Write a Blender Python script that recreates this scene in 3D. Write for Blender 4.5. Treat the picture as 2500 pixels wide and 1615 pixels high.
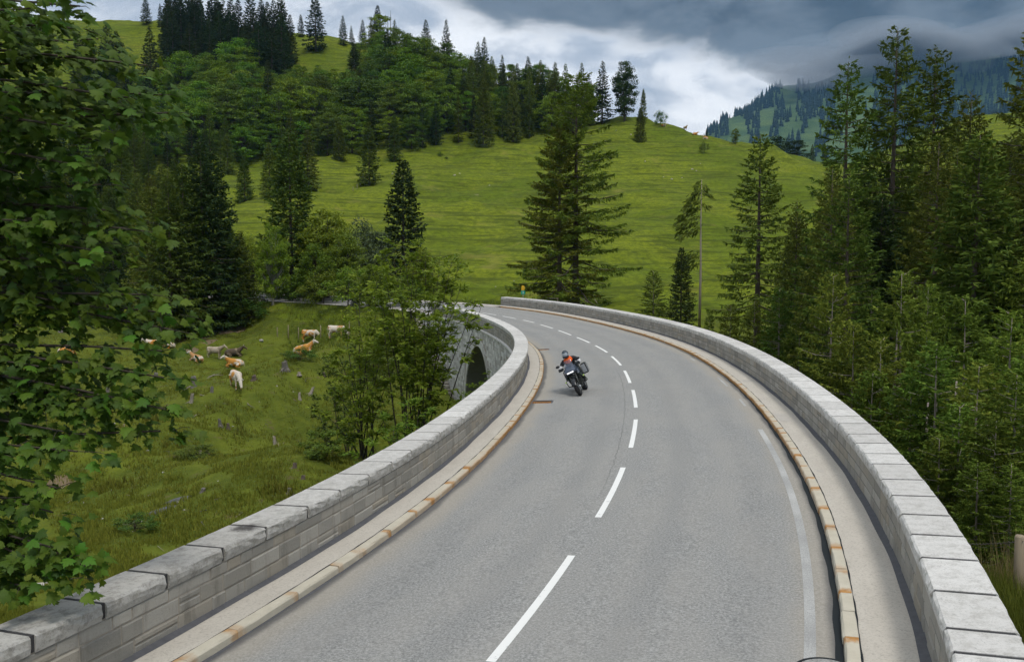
import bpy, math, random
import numpy as np
from mathutils import Vector, Matrix

for _o in list(bpy.data.objects):
    bpy.data.objects.remove(_o)
random.seed(7)
RNG = np.random.default_rng(11)
scene = bpy.context.scene
col = scene.collection

# ------------------------------------------------------------------ camera
CAM_Z, PITCH, FOC = 4.797, 0.07762, 2164.75          # metres, radians, pixels of a 2500 px wide frame
cam_data = bpy.data.cameras.new('camera')
cam = bpy.data.objects.new('camera', cam_data)
col.objects.link(cam)
cam.location = (0, 0, CAM_Z)
cam.rotation_euler = (math.pi / 2 - PITCH, 0, 0)
cam_data.sensor_width = 36
cam_data.lens = 36 * FOC / 2500
cam_data.clip_start = 0.1
cam_data.clip_end = 12000
scene.camera = cam

# ------------------------------------------------------------------ world, sun, exposure
SUN_EL, SUN_AZ = math.radians(60), math.radians(155)   # azimuth clockwise from +Y
world = bpy.data.worlds.new('World')
scene.world = world
world.use_nodes = True
wn, wl = world.node_tree.nodes, world.node_tree.links
wn.clear()

def wnode(t, **kw):
    n = wn.new(t)
    for k, v in kw.items():
        setattr(n, k, v)
    return n

def wmath(op, a, b=None, c=None, clamp=False):
    n = wnode('ShaderNodeMath', operation=op, use_clamp=clamp)
    for i, v in enumerate((a, b, c)):
        if v is None:
            continue
        if isinstance(v, (int, float)):
            n.inputs[i].default_value = v
        else:
            wl.new(v, n.inputs[i])
    return n.outputs[0]

def wnoise(vec, scale, detail, rough, dist=0.0):
    n = wnode('ShaderNodeTexNoise')
    n.inputs['Scale'].default_value = scale
    n.inputs['Detail'].default_value = detail
    n.inputs['Roughness'].default_value = rough
    n.inputs['Distortion'].default_value = dist
    wl.new(vec, n.inputs['Vector'])
    return n.outputs['Fac']

def wmix(fac, a, b):
    n = wnode('ShaderNodeMix', data_type='RGBA')
    wl.new(fac, n.inputs[0]) if not isinstance(fac, (int, float)) else setattr(n.inputs[0], 'default_value', fac)
    for s, v in ((6, a), (7, b)):
        if isinstance(v, tuple):
            n.inputs[s].default_value = (*v, 1)
        else:
            wl.new(v, n.inputs[s])
    return n.outputs[2]

def wsmooth(v, lo, hi):
    n = wnode('ShaderNodeMapRange', interpolation_type='SMOOTHERSTEP')
    n.inputs['From Min'].default_value = lo
    n.inputs['From Max'].default_value = hi
    wl.new(v, n.inputs['Value'])
    return n.outputs['Result']

sky = wnode('ShaderNodeTexSky', sky_type='NISHITA', sun_disc=False)
sky.sun_elevation = SUN_EL
sky.sun_rotation = SUN_AZ
sky.air_density, sky.dust_density, sky.ozone_density = 1.2, 2.0, 1.0
hsv = wnode('ShaderNodeMix', data_type='RGBA', blend_type='MULTIPLY')
hsv.inputs[0].default_value = 1.0
wl.new(sky.outputs[0], hsv.inputs[6])
hsv.inputs[7].default_value = (0.09, 0.09, 0.09, 1)
tc = wnode('ShaderNodeTexCoord')
sep = wnode('ShaderNodeSeparateXYZ')
wl.new(tc.outputs['Generated'], sep.inputs[0])
mp = wnode('ShaderNodeMapping')
mp.inputs['Scale'].default_value = (1.0, 1.0, 2.2)
mp.inputs['Location'].default_value = (0.37, 0.1, 0.55)
wl.new(tc.outputs['Generated'], mp.inputs[0])
n_big = wnoise(mp.outputs[0], 2.6, 7, 0.52, 0.25)
n_mid = wnoise(mp.outputs[0], 7.5, 8, 0.58, 0.35)
n_fine = wnoise(mp.outputs[0], 15, 9, 0.62, 0.3)
n_far = wnoise(mp.outputs[0], 1.4, 3, 0.5, 0.0)
# grey cloud deck: its ragged lower edge stands about 15 degrees above the horizon and dips to the right
edge = wmath('ADD', wmath('MULTIPLY', sep.outputs[0], 0.22), sep.outputs[2])
edge = wmath('ADD', edge, wmath('MULTIPLY', wmath('SUBTRACT', n_big, 0.5), 0.22))
edge = wmath('ADD', edge, wmath('MULTIPLY', wmath('SUBTRACT', n_mid, 0.5), 0.16))
edge = wmath('ADD', edge, wmath('MULTIPLY', wmath('SUBTRACT', n_fine, 0.5), 0.05))
deck = wsmooth(edge, 0.232, 0.305)
# the deck thins out and brightens towards the zenith, as overcast skies do
thin = wsmooth(wmath('ADD', sep.outputs[2], wmath('MULTIPLY', wmath('SUBTRACT', n_far, 0.5), 0.5)), 0.36, 0.85)
dark = wmix(wsmooth(wmath('ADD', wmath('MULTIPLY', n_mid, 0.65), wmath('MULTIPLY', n_fine, 0.35)), 0.36, 0.64), (0.050, 0.072, 0.098), (0.15, 0.185, 0.225))
over = wmix(n_big, (0.55, 0.59, 0.65), (1.25, 1.28, 1.32))
deckcol = wmix(thin, dark, over)
pale = wmix(wsmooth(wmath('ADD', wmath('MULTIPLY', n_mid, 0.55), wmath('ADD', wmath('MULTIPLY', n_big, 0.3), wmath('MULTIPLY', n_fine, 0.15))), 0.38, 0.57), (0.40, 0.46, 0.55), (0.92, 0.94, 0.97))
cloud = wmix(deck, pale, deckcol)
clear = wmix(0.94, hsv.outputs[2], cloud)
bg = wnode('ShaderNodeBackground')
bg.inputs['Strength'].default_value = 1.0
wl.new(clear, bg.inputs['Color'])
wout = wnode('ShaderNodeOutputWorld')
wl.new(bg.outputs[0], wout.inputs['Surface'])

sun_data = bpy.data.lights.new('sun', 'SUN')
sun_data.energy = 1.5
sun_data.angle = math.radians(12)
sun_data.color = (1.0, 0.96, 0.9)
sun = bpy.data.objects.new('sun', sun_data)
col.objects.link(sun)
sdir = Vector((math.sin(SUN_AZ) * math.cos(SUN_EL), math.cos(SUN_AZ) * math.cos(SUN_EL), math.sin(SUN_EL)))
sun.rotation_euler = (-sdir).to_track_quat('-Z', 'Y').to_euler()
sun.location = sdir * 300

scene.view_settings.view_transform = 'Standard'
scene.view_settings.look = 'None'
scene.view_settings.exposure = 0.27
scene.view_settings.gamma = 1
scene.render.engine = 'CYCLES'
scene.cycles.use_denoising = True
scene.cycles.max_bounces = 6
scene.cycles.diffuse_bounces = 3
scene.cycles.transparent_max_bounces = 8
scene.cycles.volume_bounces = 0
scene.cycles.use_adaptive_sampling = True
scene.cycles.adaptive_threshold = 0.025

# ------------------------------------------------------------------ helpers: tagging and meshes
def tag(o, label=None, cat=None, group=None, kind=None):
    if label: o['label'] = label
    if cat: o['category'] = cat
    if group: o['group'] = group
    if kind: o['kind'] = kind
    return o

def link(name, data, parent=None):
    o = bpy.data.objects.new(name, data)
    col.objects.link(o)
    if parent is not None:
        o.parent = parent
    return o

def empty(name, loc=(0, 0, 0), rot=(0, 0, 0)):
    o = link(name, None)
    o.location = loc
    o.rotation_euler = rot
    o.empty_display_size = 0.2
    return o

def mesh(name, V, F, mats=None, smooth=False, uv=None, mi=None):
    """mesh data from an (n,3) array and a list of faces, or one (m,k) integer array"""
    me = bpy.data.meshes.new(name)
    V = np.asarray(V, np.float32)
    if isinstance(F, np.ndarray):
        m, k = F.shape
        me.vertices.add(len(V)); me.vertices.foreach_set('co', V.ravel())
        me.loops.add(m * k); me.loops.foreach_set('vertex_index', F.astype(np.int32).ravel())
        me.polygons.add(m)
        me.polygons.foreach_set('loop_start', np.arange(0, m * k, k, dtype=np.int32))
        me.update(calc_edges=True)
        me.validate()
    else:
        me.from_pydata(V.tolist(), [], F)
        me.update()
    if uv is not None:
        uvl = me.uv_layers.new(name='UVMap')
        li = np.zeros(len(me.loops), np.int32)
        me.loops.foreach_get('vertex_index', li)
        uvl.data.foreach_set('uv', np.asarray(uv, np.float32)[li].ravel())
    for m_ in (mats if isinstance(mats, (list, tuple)) else [mats]):
        if m_ is not None:
            me.materials.append(m_)
    if mi is not None:
        me.polygons.foreach_set('material_index', np.asarray(mi, np.int32))
    if smooth:
        me.polygons.foreach_set('use_smooth', np.ones(len(me.polygons), bool))
    return me

def obj(name, V, F, mat, parent=None, smooth=False, uv=None, mi=None):
    return link(name, mesh(name, V, F, mat, smooth, uv, mi), parent)

class MB:
    """collects boxes, tubes and lofts into one mesh"""
    def __init__(s): s.v = []; s.f = []
    def add(s, V, F):
        b = len(s.v)
        s.v += [tuple(map(float, p)) for p in V]
        s.f += [tuple(i + b for i in f) for f in F]
        return s
    def box(s, c, d, rot=None, taper=1.0, bev=0.0):
        x, y, z = d[0] / 2, d[1] / 2, d[2] / 2
        if bev:
            b = min(bev, x * .9, y * .9, z * .9)
            V = []
            for sz, (ix, iy) in ((-z, (b, b)), (-z + b, (0, 0)), (z - b, (0, 0)), (z, (b, b))):
                t = taper if sz > 0 else 1
                for px, py in ((-x + ix, -y + iy + (b if not ix else 0) * 0), (x - ix, -y + iy), (x - ix, y - iy), (-x + ix, y - iy)):
                    V.append(Vector((px * t, py * t, sz)))
            F = [(3, 2, 1, 0), (12, 13, 14, 15)]
            for r in range(3):
                for k in range(4):
                    F.append((r * 4 + k, r * 4 + (k + 1) % 4, r * 4 + 4 + (k + 1) % 4, r * 4 + 4 + k))
        else:
            V = [Vector((-x, -y, -z)), Vector((x, -y, -z)), Vector((x, y, -z)), Vector((-x, y, -z)),
                 Vector((-x * taper, -y * taper, z)), Vector((x * taper, -y * taper, z)), Vector((x * taper, y * taper, z)), Vector((-x * taper, y * taper, z))]
            F = [(3, 2, 1, 0), (4, 5, 6, 7), (0, 1, 5, 4), (1, 2, 6, 5), (2, 3, 7, 6), (3, 0, 4, 7)]
        if rot is not None:
            V = [rot @ p for p in V]
        return s.add([p + Vector(c) for p in V], F)
    def tube(s, pts, rad, n=8, cap=True, sx=1.0):
        pts = [Vector(p) for p in pts]
        if isinstance(rad, (int, float)): rad = [rad] * len(pts)
        V, F = [], []
        up = Vector((0, 0, 1))
        prev = None
        for i, p in enumerate(pts):
            t = (pts[min(i + 1, len(pts) - 1)] - pts[max(i - 1, 0)]).normalized()
            if prev is None:
                a = up if abs(t.z) < 0.9 else Vector((1, 0, 0))
                e1 = t.cross(a).normalized()
            else:
                e1 = (prev - t * prev.dot(t)).normalized()
            prev = e1
            e2 = t.cross(e1)
            for k in range(n):
                a = 2 * math.pi * k / n
                V.append(p + e1 * (math.cos(a) * rad[i] * sx) + e2 * (math.sin(a) * rad[i]))
        for i in range(len(pts) - 1):
            for k in range(n):
                F.append((i * n + k, i * n + (k + 1) % n, (i + 1) * n + (k + 1) % n, (i + 1) * n + k))
        if cap:
            F.append(tuple(range(n - 1, -1, -1)))
            F.append(tuple((len(pts) - 1) * n + k for k in range(n)))
        return s.add(V, F)
    def loft(s, rings, cap=True, closed=True):
        n = len(rings[0])
        V = [p for r in rings for p in r]
        F = []
        for i in range(len(rings) - 1):
            for k in range(n if closed else n - 1):
                F.append((i * n + k, i * n + (k + 1) % n, (i + 1) * n + (k + 1) % n, (i + 1) * n + k))
        if cap and closed:
            F.append(tuple(range(n - 1, -1, -1)))
            F.append(tuple((len(rings) - 1) * n + k for k in range(n)))
        return s.add(V, F)
    def ball(s, c, r, n=10, m=7, rot=None):
        r = (r, r, r) if isinstance(r, (int, float)) else r
        rings = []
        for i in range(m + 1):
            a = math.pi * (i + .02) / (m + .04) - math.pi / 2
            ring = []
            for k in range(n):
                b = 2 * math.pi * k / n
                p = Vector((math.cos(a) * math.cos(b) * r[0], math.cos(a) * math.sin(b) * r[1], math.sin(a) * r[2]))
                if rot is not None: p = rot @ p
                ring.append(p + Vector(c))
            rings.append(ring)
        return s.loft(rings)
    def build(s, name, mat, parent=None, smooth=False):
        return obj(name, np.array(s.v, np.float32), s.f, mat, parent, smooth)

# ------------------------------------------------------------------ helpers: materials
class NT:
    def __init__(s, name):
        s.m = bpy.data.materials.new(name)
        s.m.use_nodes = True
        s.t = s.m.node_tree
        s.t.nodes.clear()
        s.out = s.n('ShaderNodeOutputMaterial')
        s.p = s.n('ShaderNodeBsdfPrincipled')
        s.l(s.p.outputs[0], s.out.inputs['Surface'])
        s.p.inputs['Roughness'].default_value = 0.9
        s.p.inputs['Specular IOR Level'].default_value = 0.25
        s._tc = None
    def n(s, t, **kw):
        n = s.t.nodes.new(t)
        for k, v in kw.items(): setattr(n, k, v)
        return n
    def l(s, a, b): s.t.links.new(a, b)
    def set(s, sock, v):
        if isinstance(v, (int, float)): sock.default_value = v
        elif isinstance(v, tuple): sock.default_value = (*v, 1) if len(v) == 3 and sock.type == 'RGBA' else v
        else: s.l(v, sock)
    def co(s, kind='Object'):
        if s._tc is None: s._tc = s.n('ShaderNodeTexCoord')
        return s._tc.outputs[kind]
    def pos(s): return s.n('ShaderNodeNewGeometry').outputs['Position']
    def island(s): return s.n('ShaderNodeNewGeometry').outputs['Random Per Island']
    def rand(s): return s.n('ShaderNodeObjectInfo').outputs['Random']
    def map(s, vec, scale=(1, 1, 1), loc=(0, 0, 0)):
        n = s.n('ShaderNodeMapping')
        n.inputs['Scale'].default_value = scale
        n.inputs['Location'].default_value = loc
        s.l(vec, n.inputs[0])
        return n.outputs[0]
    def noise(s, vec, scale, detail=4, rough=0.55, dist=0.0):
        n = s.n('ShaderNodeTexNoise')
        for k, v in (('Scale', scale), ('Detail', detail), ('Roughness', rough), ('Distortion', dist)):
            n.inputs[k].default_value = v
        s.l(vec, n.inputs['Vector'])
        return n.outputs['Fac']
    def voro(s, vec, scale, feature='F1'):
        n = s.n('ShaderNodeTexVoronoi', feature=feature)
        n.inputs['Scale'].default_value = scale
        s.l(vec, n.inputs['Vector'])
        return n.outputs['Distance']
    def math(s, op, a, b=None, c=None, clamp=False):
        n = s.n('ShaderNodeMath', operation=op, use_clamp=clamp)
        for i, v in enumerate((a, b, c)):
            if v is not None: s.set(n.inputs[i], v)
        return n.outputs[0]
    def ramp(s, v, lo, hi, a=0.0, b=1.0):
        n = s.n('ShaderNodeMapRange', interpolation_type='SMOOTHSTEP')
        n.inputs['From Min'].default_value = lo; n.inputs['From Max'].default_value = hi
        n.inputs['To Min'].default_value = a; n.inputs['To Max'].default_value = b
        s.set(n.inputs['Value'], v)
        return n.outputs['Result']
    def mix(s, f, a, b, blend='MIX'):
        n = s.n('ShaderNodeMix', data_type='RGBA', blend_type=blend)
        s.set(n.inputs[0], f); s.set(n.inputs[6], a); s.set(n.inputs[7], b)
        return n.outputs[2]
    def sep(s, vec):
        n = s.n('ShaderNodeSeparateXYZ'); s.l(vec, n.inputs[0]); return n.outputs
    def bump(s, h, strength=0.4, dist=0.02):
        n = s.n('ShaderNodeBump')
        n.inputs['Strength'].default_value = strength
        n.inputs['Distance'].default_value = dist
        s.l(h, n.inputs['Height'])
        s.l(n.outputs[0], s.p.inputs['Normal'])
        return s
    def base(s, c): s.set(s.p.inputs['Base Color'], c); return s
    def rough(s, r): s.set(s.p.inputs['Roughness'], r); return s
    def spec(s, r): s.set(s.p.inputs['Specular IOR Level'], r); return s
    def metal(s, r): s.set(s.p.inputs['Metallic'], r); return s
    def translucent(s, f, c):
        t = s.n('ShaderNodeBsdfTranslucent'); s.set(t.inputs[0], c)
        m = s.n('ShaderNodeMixShader'); m.inputs[0].default_value = f
        s.l(s.p.outputs[0], m.inputs[1]); s.l(t.outputs[0], m.inputs[2])
        s.l(m.outputs[0], s.out.inputs['Surface'])
        return s

M = {}
SOOT = (-4.04, 13.19, 0.79)
def plain(name, c, rough=0.6, spec=0.4, metal=0.0, var=0.15):
    t = NT(name)
    f = t.noise(t.co(), 14, 4)
    d = tuple(x * (1 - var) for x in c); u = tuple(min(1, x * (1 + var)) for x in c)
    t.base(t.mix(f, d, u)).rough(rough).spec(spec).metal(metal)
    M[name] = t.m
    return t.m

def leafmat(name, a, b, c, trans=0.25, gloss=0.35, spec=0.3):
    """foliage: tint differs leaf by leaf and tree by tree"""
    t = NT(name)
    i = t.island()
    k = t.mix(i, a, b)
    big = t.noise(t.co(), 0.55, 2)
    k = t.mix(t.ramp(big, 0.42, 0.68), k, c)
    r = t.rand()
    hs = t.n('ShaderNodeHueSaturation')
    t.l(t.math('MULTIPLY_ADD', r, 0.05, 0.475), hs.inputs['Hue'])
    t.l(t.math('MULTIPLY_ADD', t.math('FRACT', t.math('MULTIPLY', r, 7.3)), 0.6, 0.72), hs.inputs['Value'])
    t.l(k, hs.inputs['Color'])
    t.base(hs.outputs[0]).rough(1 - gloss).spec(spec)
    t.translucent(trans, hs.outputs[0])
    M[name] = t.m
    return t.m

# sizes are in metres; colours are albedos
def build_materials():
    # --- asphalt: uv = (metres along the road, metres from its middle)
    t = NT('asphalt')
    uv = t.co('UV'); s, o, _ = t.sep(uv)
    P = t.pos()
    grain = t.noise(P, 26, 5, 0.85)
    blot = t.noise(t.map(uv, (0.25, 0.9, 1)), 1.2, 5, 0.6)
    c = t.mix(t.ramp(grain, 0.36, 0.66), (0.160, 0.162, 0.156), (0.40, 0.398, 0.38))
    c = t.mix(t.ramp(blot, 0.36, 0.66, 0, 0.4), c, (0.325, 0.312, 0.285))
    ab = t.math('ABSOLUTE', o)
    wheel = t.math('ABSOLUTE', t.math('SUBTRACT', t.math('ABSOLUTE', t.math('SUBTRACT', ab, 1.85)), 0.75))
    c = t.mix(t.ramp(t.math('ADD', wheel, t.math('MULTIPLY_ADD', blot, 0.5, -0.25)), 0.0, 0.5, 0.16, 0), c, (0.17, 0.172, 0.17))
    # dust washed against the kerbs and a pale band where the gutter was patched
    wob = t.math('MULTIPLY_ADD', t.noise(t.map(uv, (0.5, 0.5, 1)), 1.3, 4), 0.5, -0.25)
    e = t.math('ADD', ab, wob)
    c = t.mix(t.ramp(e, 3.0, 3.45, 0, 0.5), c, (0.36, 0.32, 0.255))
    c = t.mix(t.ramp(t.math('ADD', ab, t.math('MULTIPLY', wob, 0.35)), 3.52, 3.66, 0, 0.8), c, (0.085, 0.085, 0.085))
    spk = t.noise(P, 45, 2, 0.6)
    c = t.mix(t.ramp(spk, 0.68, 0.76, 0, 0.7), c, (0.5, 0.5, 0.48))
    cr = t.math('ABSOLUTE', t.math('SUBTRACT', o, t.math('MULTIPLY_ADD', t.noise(t.map(uv, (1, 0, 0)), 1.6, 6, 0.75), 0.30, -0.62)))
    cm = t.math('MULTIPLY', t.ramp(cr, 0.004, 0.016, 1, 0), t.math('MULTIPLY', t.ramp(s, 17, 22), t.ramp(s, 44, 36)))
    c = t.mix(t.math('MULTIPLY', cm, 0.6), c, (0.075, 0.075, 0.075))
    t.base(c).rough(0.88).spec(0.25).bump(grain, 0.35, 0.01)
    M['asphalt'] = t.m
    # --- road paint
    t = NT('road_paint')
    P = t.pos()
    w = t.noise(P, 7, 6, 0.7)
    t.base(t.mix(t.ramp(w, 0.60, 0.72), (0.80, 0.80, 0.77), (0.33, 0.33, 0.31))).rough(0.7).bump(t.noise(P, 120, 2), 0.3, 0.004)
    M['road_paint'] = t.m
    t = NT('worn_paint')
    P = t.pos()
    w = t.math('ADD', t.math('MULTIPLY', t.noise(P, 60, 4, 0.8), 0.6), t.math('MULTIPLY', t.noise(t.map(P, (0.5, 0.5, 1)), 1.0, 3), 0.4))
    t.base(t.mix(t.ramp(w, 0.40, 0.58), (0.50, 0.50, 0.48), (0.29, 0.29, 0.28))).rough(0.8)
    M['worn_paint'] = t.m
    # --- pavement concrete
    t = NT('concrete')
    uv = t.co('UV'); s, o, _ = t.sep(uv); P = t.pos()
    f = t.noise(t.map(uv, (0.5, 1.6, 1)), 2.0, 6, 0.62)
    g = t.noise(P, 28, 5, 0.82)
    c = t.mix(f, (0.42, 0.385, 0.33), (0.60, 0.56, 0.49))
    c = t.mix(t.ramp(g, 0.34, 0.52, 0.65, 0), c, (0.28, 0.255, 0.215))
    st = t.noise(P, 1.1, 6, 0.7)
    c = t.mix(t.ramp(st, 0.62, 0.72, 0, 0.4), c, (0.29, 0.25, 0.2))
    t.base(c).rough(0.92).bump(g, 0.35, 0.008)
    M['concrete'] = t.m
    # --- tar seal along wall and kerb
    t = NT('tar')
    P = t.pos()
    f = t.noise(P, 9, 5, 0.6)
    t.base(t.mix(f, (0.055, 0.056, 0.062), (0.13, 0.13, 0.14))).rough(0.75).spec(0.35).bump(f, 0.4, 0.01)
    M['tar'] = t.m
    t = NT('black_joint')
    t.base((0.012, 0.016, 0.018)).rough(0.7)
    M['black_joint'] = t.m
    t = NT('joint_fill')
    P = t.pos(); f = t.noise(P, 12, 4)
    t.base(t.mix(f, (0.03, 0.03, 0.032), (0.07, 0.068, 0.068))).rough(0.85).bump(f, 0.4, 0.01)
    M['joint_fill'] = t.m
    # --- granite coping
    t = NT('coping_granite')
    P = t.pos(); r = t.rand()
    sp = t.noise(P, 42, 3, 0.7)
    f = t.noise(P, 5.5, 8, 0.78)
    c = t.mix(r, (0.54, 0.525, 0.495), (0.70, 0.685, 0.65))
    c = t.mix(t.ramp(f, 0.42, 0.70, 0, 0.75), c, (0.37, 0.355, 0.32))
    c = t.mix(t.ramp(sp, 0.54, 0.68, 0, 0.5), c, (0.22, 0.215, 0.2))
    nz = t.sep(t.n('ShaderNodeNewGeometry').outputs['Normal'])[2]
    lich = t.math('MULTIPLY', t.ramp(t.noise(P, 6, 6, 0.72), 0.47, 0.66), t.ramp(nz, 0.85, 0.4, 0, 1))
    c = t.mix(t.math('MULTIPLY', lich, 0.75), c, (0.23, 0.225, 0.175))
    # weathering: the stones towards the near left corner carry more lichen and soot
    wear = t.ramp(t.sep(P)[1], 24.0, 7.0)
    wear = t.math('MULTIPLY', wear, t.ramp(t.sep(P)[0], 2.0, 0.0))
    blot = t.ramp(t.noise(P, 7.0, 9, 0.8), 0.46, 0.60)
    c = t.mix(t.math('MULTIPLY', wear, 0.62), c, (0.37, 0.355, 0.32))
    c = t.mix(t.math('MULTIPLY', t.math('MULTIPLY', wear, blot), 0.55), c, (0.16, 0.15, 0.13))
    # soot from a fire lit on one of the near stones
    sv = t.n('ShaderNodeVectorMath', operation='DISTANCE'); t.l(P, sv.inputs[0]); sv.inputs[1].default_value = SOOT
    sd = t.math('ADD', sv.outputs['Value'], t.math('MULTIPLY', t.noise(P, 8, 7, 0.75), 0.45))
    c = t.mix(t.ramp(sd, 0.30, 0.52, 0.85, 0), c, (0.035, 0.03, 0.028))
    t.base(c).rough(0.85).bump(t.noise(P, 22, 6, 0.7), 0.45, 0.02)
    M['coping_granite'] = t.m
    # --- wall granite blocks
    def wallstone(name, a, b, cc, sc=1.0):
        t = NT(name)
        P = t.pos()
        r = t.math('FRACT', t.math('ADD', t.math('MULTIPLY', t.rand(), 5.7), t.math('MULTIPLY', t.island(), 3.1)))
        c = t.mix(r, a, b)
        r2 = t.math('FRACT', t.math('MULTIPLY', r, 9.7))
        c = t.mix(t.ramp(r2, 0.55, 1.0, 0, 0.8), c, cc)
        sp = t.noise(P, 34 * sc, 4, 0.75)
        c = t.mix(t.ramp(sp, 0.35, 0.7), tuple(0.0 for _ in range(3)), c) if False else t.mix(t.ramp(sp, 0.55, 0.75, 0, 0.4), c, (0.1, 0.098, 0.09))
        st = t.noise(t.map(P, (1.6, 1.6, 0.35)), 2.2, 6, 0.65)
        c = t.mix(t.ramp(st, 0.5, 0.72, 0, 0.55), c, (0.13, 0.12, 0.10))
        t.base(c).rough(0.9).bump(t.noise(P, 26, 6, 0.7), 0.5, 0.02)
        M[name] = t.m
    wallstone('wall_granite', (0.25, 0.24, 0.212), (0.38, 0.362, 0.32), (0.33, 0.295, 0.235))
    wallstone('spandrel_granite', (0.44, 0.43, 0.40), (0.70, 0.69, 0.65), (0.32, 0.305, 0.27), 0.5)
    wallstone('step_granite', (0.38, 0.355, 0.30), (0.52, 0.48, 0.41), (0.30, 0.27, 0.21), 0.5)
    t = NT('mortar')
    P = t.pos(); f = t.noise(P, 8, 5)
    t.base(t.mix(f, (0.25, 0.225, 0.185), (0.42, 0.38, 0.32))).rough(0.95)
    M['mortar'] = t.m
    t = NT('dark_mortar')
    P = t.pos(); f = t.noise(P, 5, 5)
    t.base(t.mix(f, (0.10, 0.10, 0.09), (0.17, 0.165, 0.15))).rough(0.95)
    M['dark_mortar'] = t.m
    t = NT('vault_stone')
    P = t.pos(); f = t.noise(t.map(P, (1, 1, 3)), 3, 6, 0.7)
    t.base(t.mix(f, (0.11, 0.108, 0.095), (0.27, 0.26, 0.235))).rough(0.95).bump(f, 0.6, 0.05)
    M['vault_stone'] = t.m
    # --- kerb granite with rust that bleeds from the joints: uv.x = metres to the next joint, uv.y across
    t = NT('kerb_granite')
    uv = t.co('UV'); j, o, _ = t.sep(uv); P = t.pos(); r = t.rand()
    sp = t.noise(P, 60, 3, 0.7)
    c = t.mix(t.noise(P, 4, 5, 0.6), (0.42, 0.385, 0.30), (0.62, 0.575, 0.47))
    c = t.mix(t.ramp(sp, 0.55, 0.72, 0, 0.35), c, (0.25, 0.235, 0.2))
    n1 = t.noise(P, 9, 5, 0.65)
    rust = t.ramp(t.math('ADD', j, t.math('MULTIPLY_ADD', n1, -0.30, 0.12)), 0.015, 0.19, 1, 0)
    rust = t.math('MULTIPLY', rust, t.math('MULTIPLY', t.ramp(r, 0.2, 0.45), t.ramp(t.noise(P, 0.9, 3), 0.30, 0.52)))
    far = t.ramp(t.sep(P)[1], 12.0, 26.0)
    face = t.math('MULTIPLY', t.math('MULTIPLY', o, far), t.ramp(t.noise(P, 1.3, 5, 0.65), 0.24, 0.44))
    rust = t.math('MAXIMUM', rust, t.math('MULTIPLY', face, 0.95))
    rc = t.mix(t.noise(P, 14, 4), (0.24, 0.085, 0.014), (0.58, 0.29, 0.06))
    c = t.mix(t.math('MULTIPLY', rust, 0.92), c, rc)
    t.base(c).rough(0.85).bump(t.noise(P, 30, 5, 0.7), 0.4, 0.015)
    M['kerb_granite'] = t.m
    # --- meadow
    t = NT('meadow')
    P = t.pos(); x, y, z = t.sep(P)
    contour = t.noise(t.map(P, (0.07, 0.07, 1.5)), 1.0, 7, 0.68, 0.5)
    big = t.noise(P, 0.03, 5, 0.6)
    fine = t.noise(t.map(P, (1, 1, 2)), 0.75, 8, 0.78)
    c = t.mix(t.ramp(big, 0.36, 0.64), (0.112, 0.158, 0.010), (0.178, 0.215, 0.014))
    c = t.mix(t.ramp(contour, 0.47, 0.60, 0, 0.8), c, (0.055, 0.072, 0.010))
    c = t.mix(t.ramp(fine, 0.38, 0.60, 0.75, 0), c, (0.060, 0.082, 0.010))
    hay = t.math('MULTIPLY', t.ramp(t.noise(t.map(P, (1, 1, 2.4)), 0.12, 5, 0.65), 0.56, 0.72), 0.55)
    c = t.mix(hay, c, (0.21, 0.20, 0.045))
    # trodden pasture below the bridge: darker, browner sward with bare earth
    past = t.math('MULTIPLY', t.ramp(z, -1.0, -3.0), t.ramp(y, 118, 104))
    pc = t.mix(t.ramp(t.noise(P, 0.35, 6, 0.7), 0.36, 0.66), (0.066, 0.088, 0.011), (0.120, 0.145, 0.016))
    pc = t.mix(t.ramp(t.noise(P, 2.6, 6, 0.75), 0.5, 0.72, 0, 0.7), pc, (0.14, 0.155, 0.03))
    pc = t.mix(t.ramp(t.noise(P, 0.9, 7, 0.72), 0.57, 0.70, 0, 0.8), pc, (0.12, 0.088, 0.05))
    c = t.mix(past, c, pc)
    # bare stony scars
    sc = t.ramp(t.noise(t.map(P, (1, 1, 2.2)), 0.085, 8, 0.72), 0.665, 0.73)
    c = t.mix(t.math('MULTIPLY', sc, 0.6), c, (0.27, 0.24, 0.17))
    hgt = t.math('ADD', t.math('MULTIPLY', contour, 1.4), t.math('MULTIPLY', fine, 0.35))
    t.base(c).rough(1.0).spec(0.1).bump(hgt, 0.7, 0.3)
    M['meadow'] = t.m
    t = NT('earth')
    P = t.pos(); f = t.noise(P, 1.5, 6, 0.7)
    t.base(t.mix(f, (0.085, 0.06, 0.035), (0.26, 0.2, 0.12))).rough(1).bump(f, 0.6, 0.05)
    M['earth'] = t.m
    t = NT('gravel_verge')
    P = t.pos(); f = t.noise(P, 3, 6, 0.75)
    t.base(t.mix(f, (0.34, 0.31, 0.27), (0.56, 0.53, 0.48))).rough(1)
    M['gravel_verge'] = t.m
    # --- far mountain
    t = NT('mountain_grass')
    P = t.pos()
    f = t.noise(P, 0.008, 7, 0.65)
    c = t.mix(t.ramp(f, 0.35, 0.65), (0.035, 0.075, 0.022), (0.085, 0.135, 0.036))
    rk = t.ramp(t.noise(t.map(P, (1, 1, 1.5)), 0.006, 8, 0.7), 0.60, 0.70)
    c = t.mix(t.math('MULTIPLY', rk, 0.6), c, (0.18, 0.17, 0.16))
    t.base(c).rough(1).bump(f, 0.5, 20)
    M['mountain_grass'] = t.m
    # --- bark and wood
    def bark(name, a, b, sc=1.0):
        t = NT(name)
        P = t.co()
        f = t.noise(t.map(P, (6 * sc, 6 * sc, 1.1 * sc)), 1.5, 6, 0.7)
        t.base(t.mix(f, a, b)).rough(0.95).bump(f, 0.7, 0.03)
        M[name] = t.m
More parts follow.
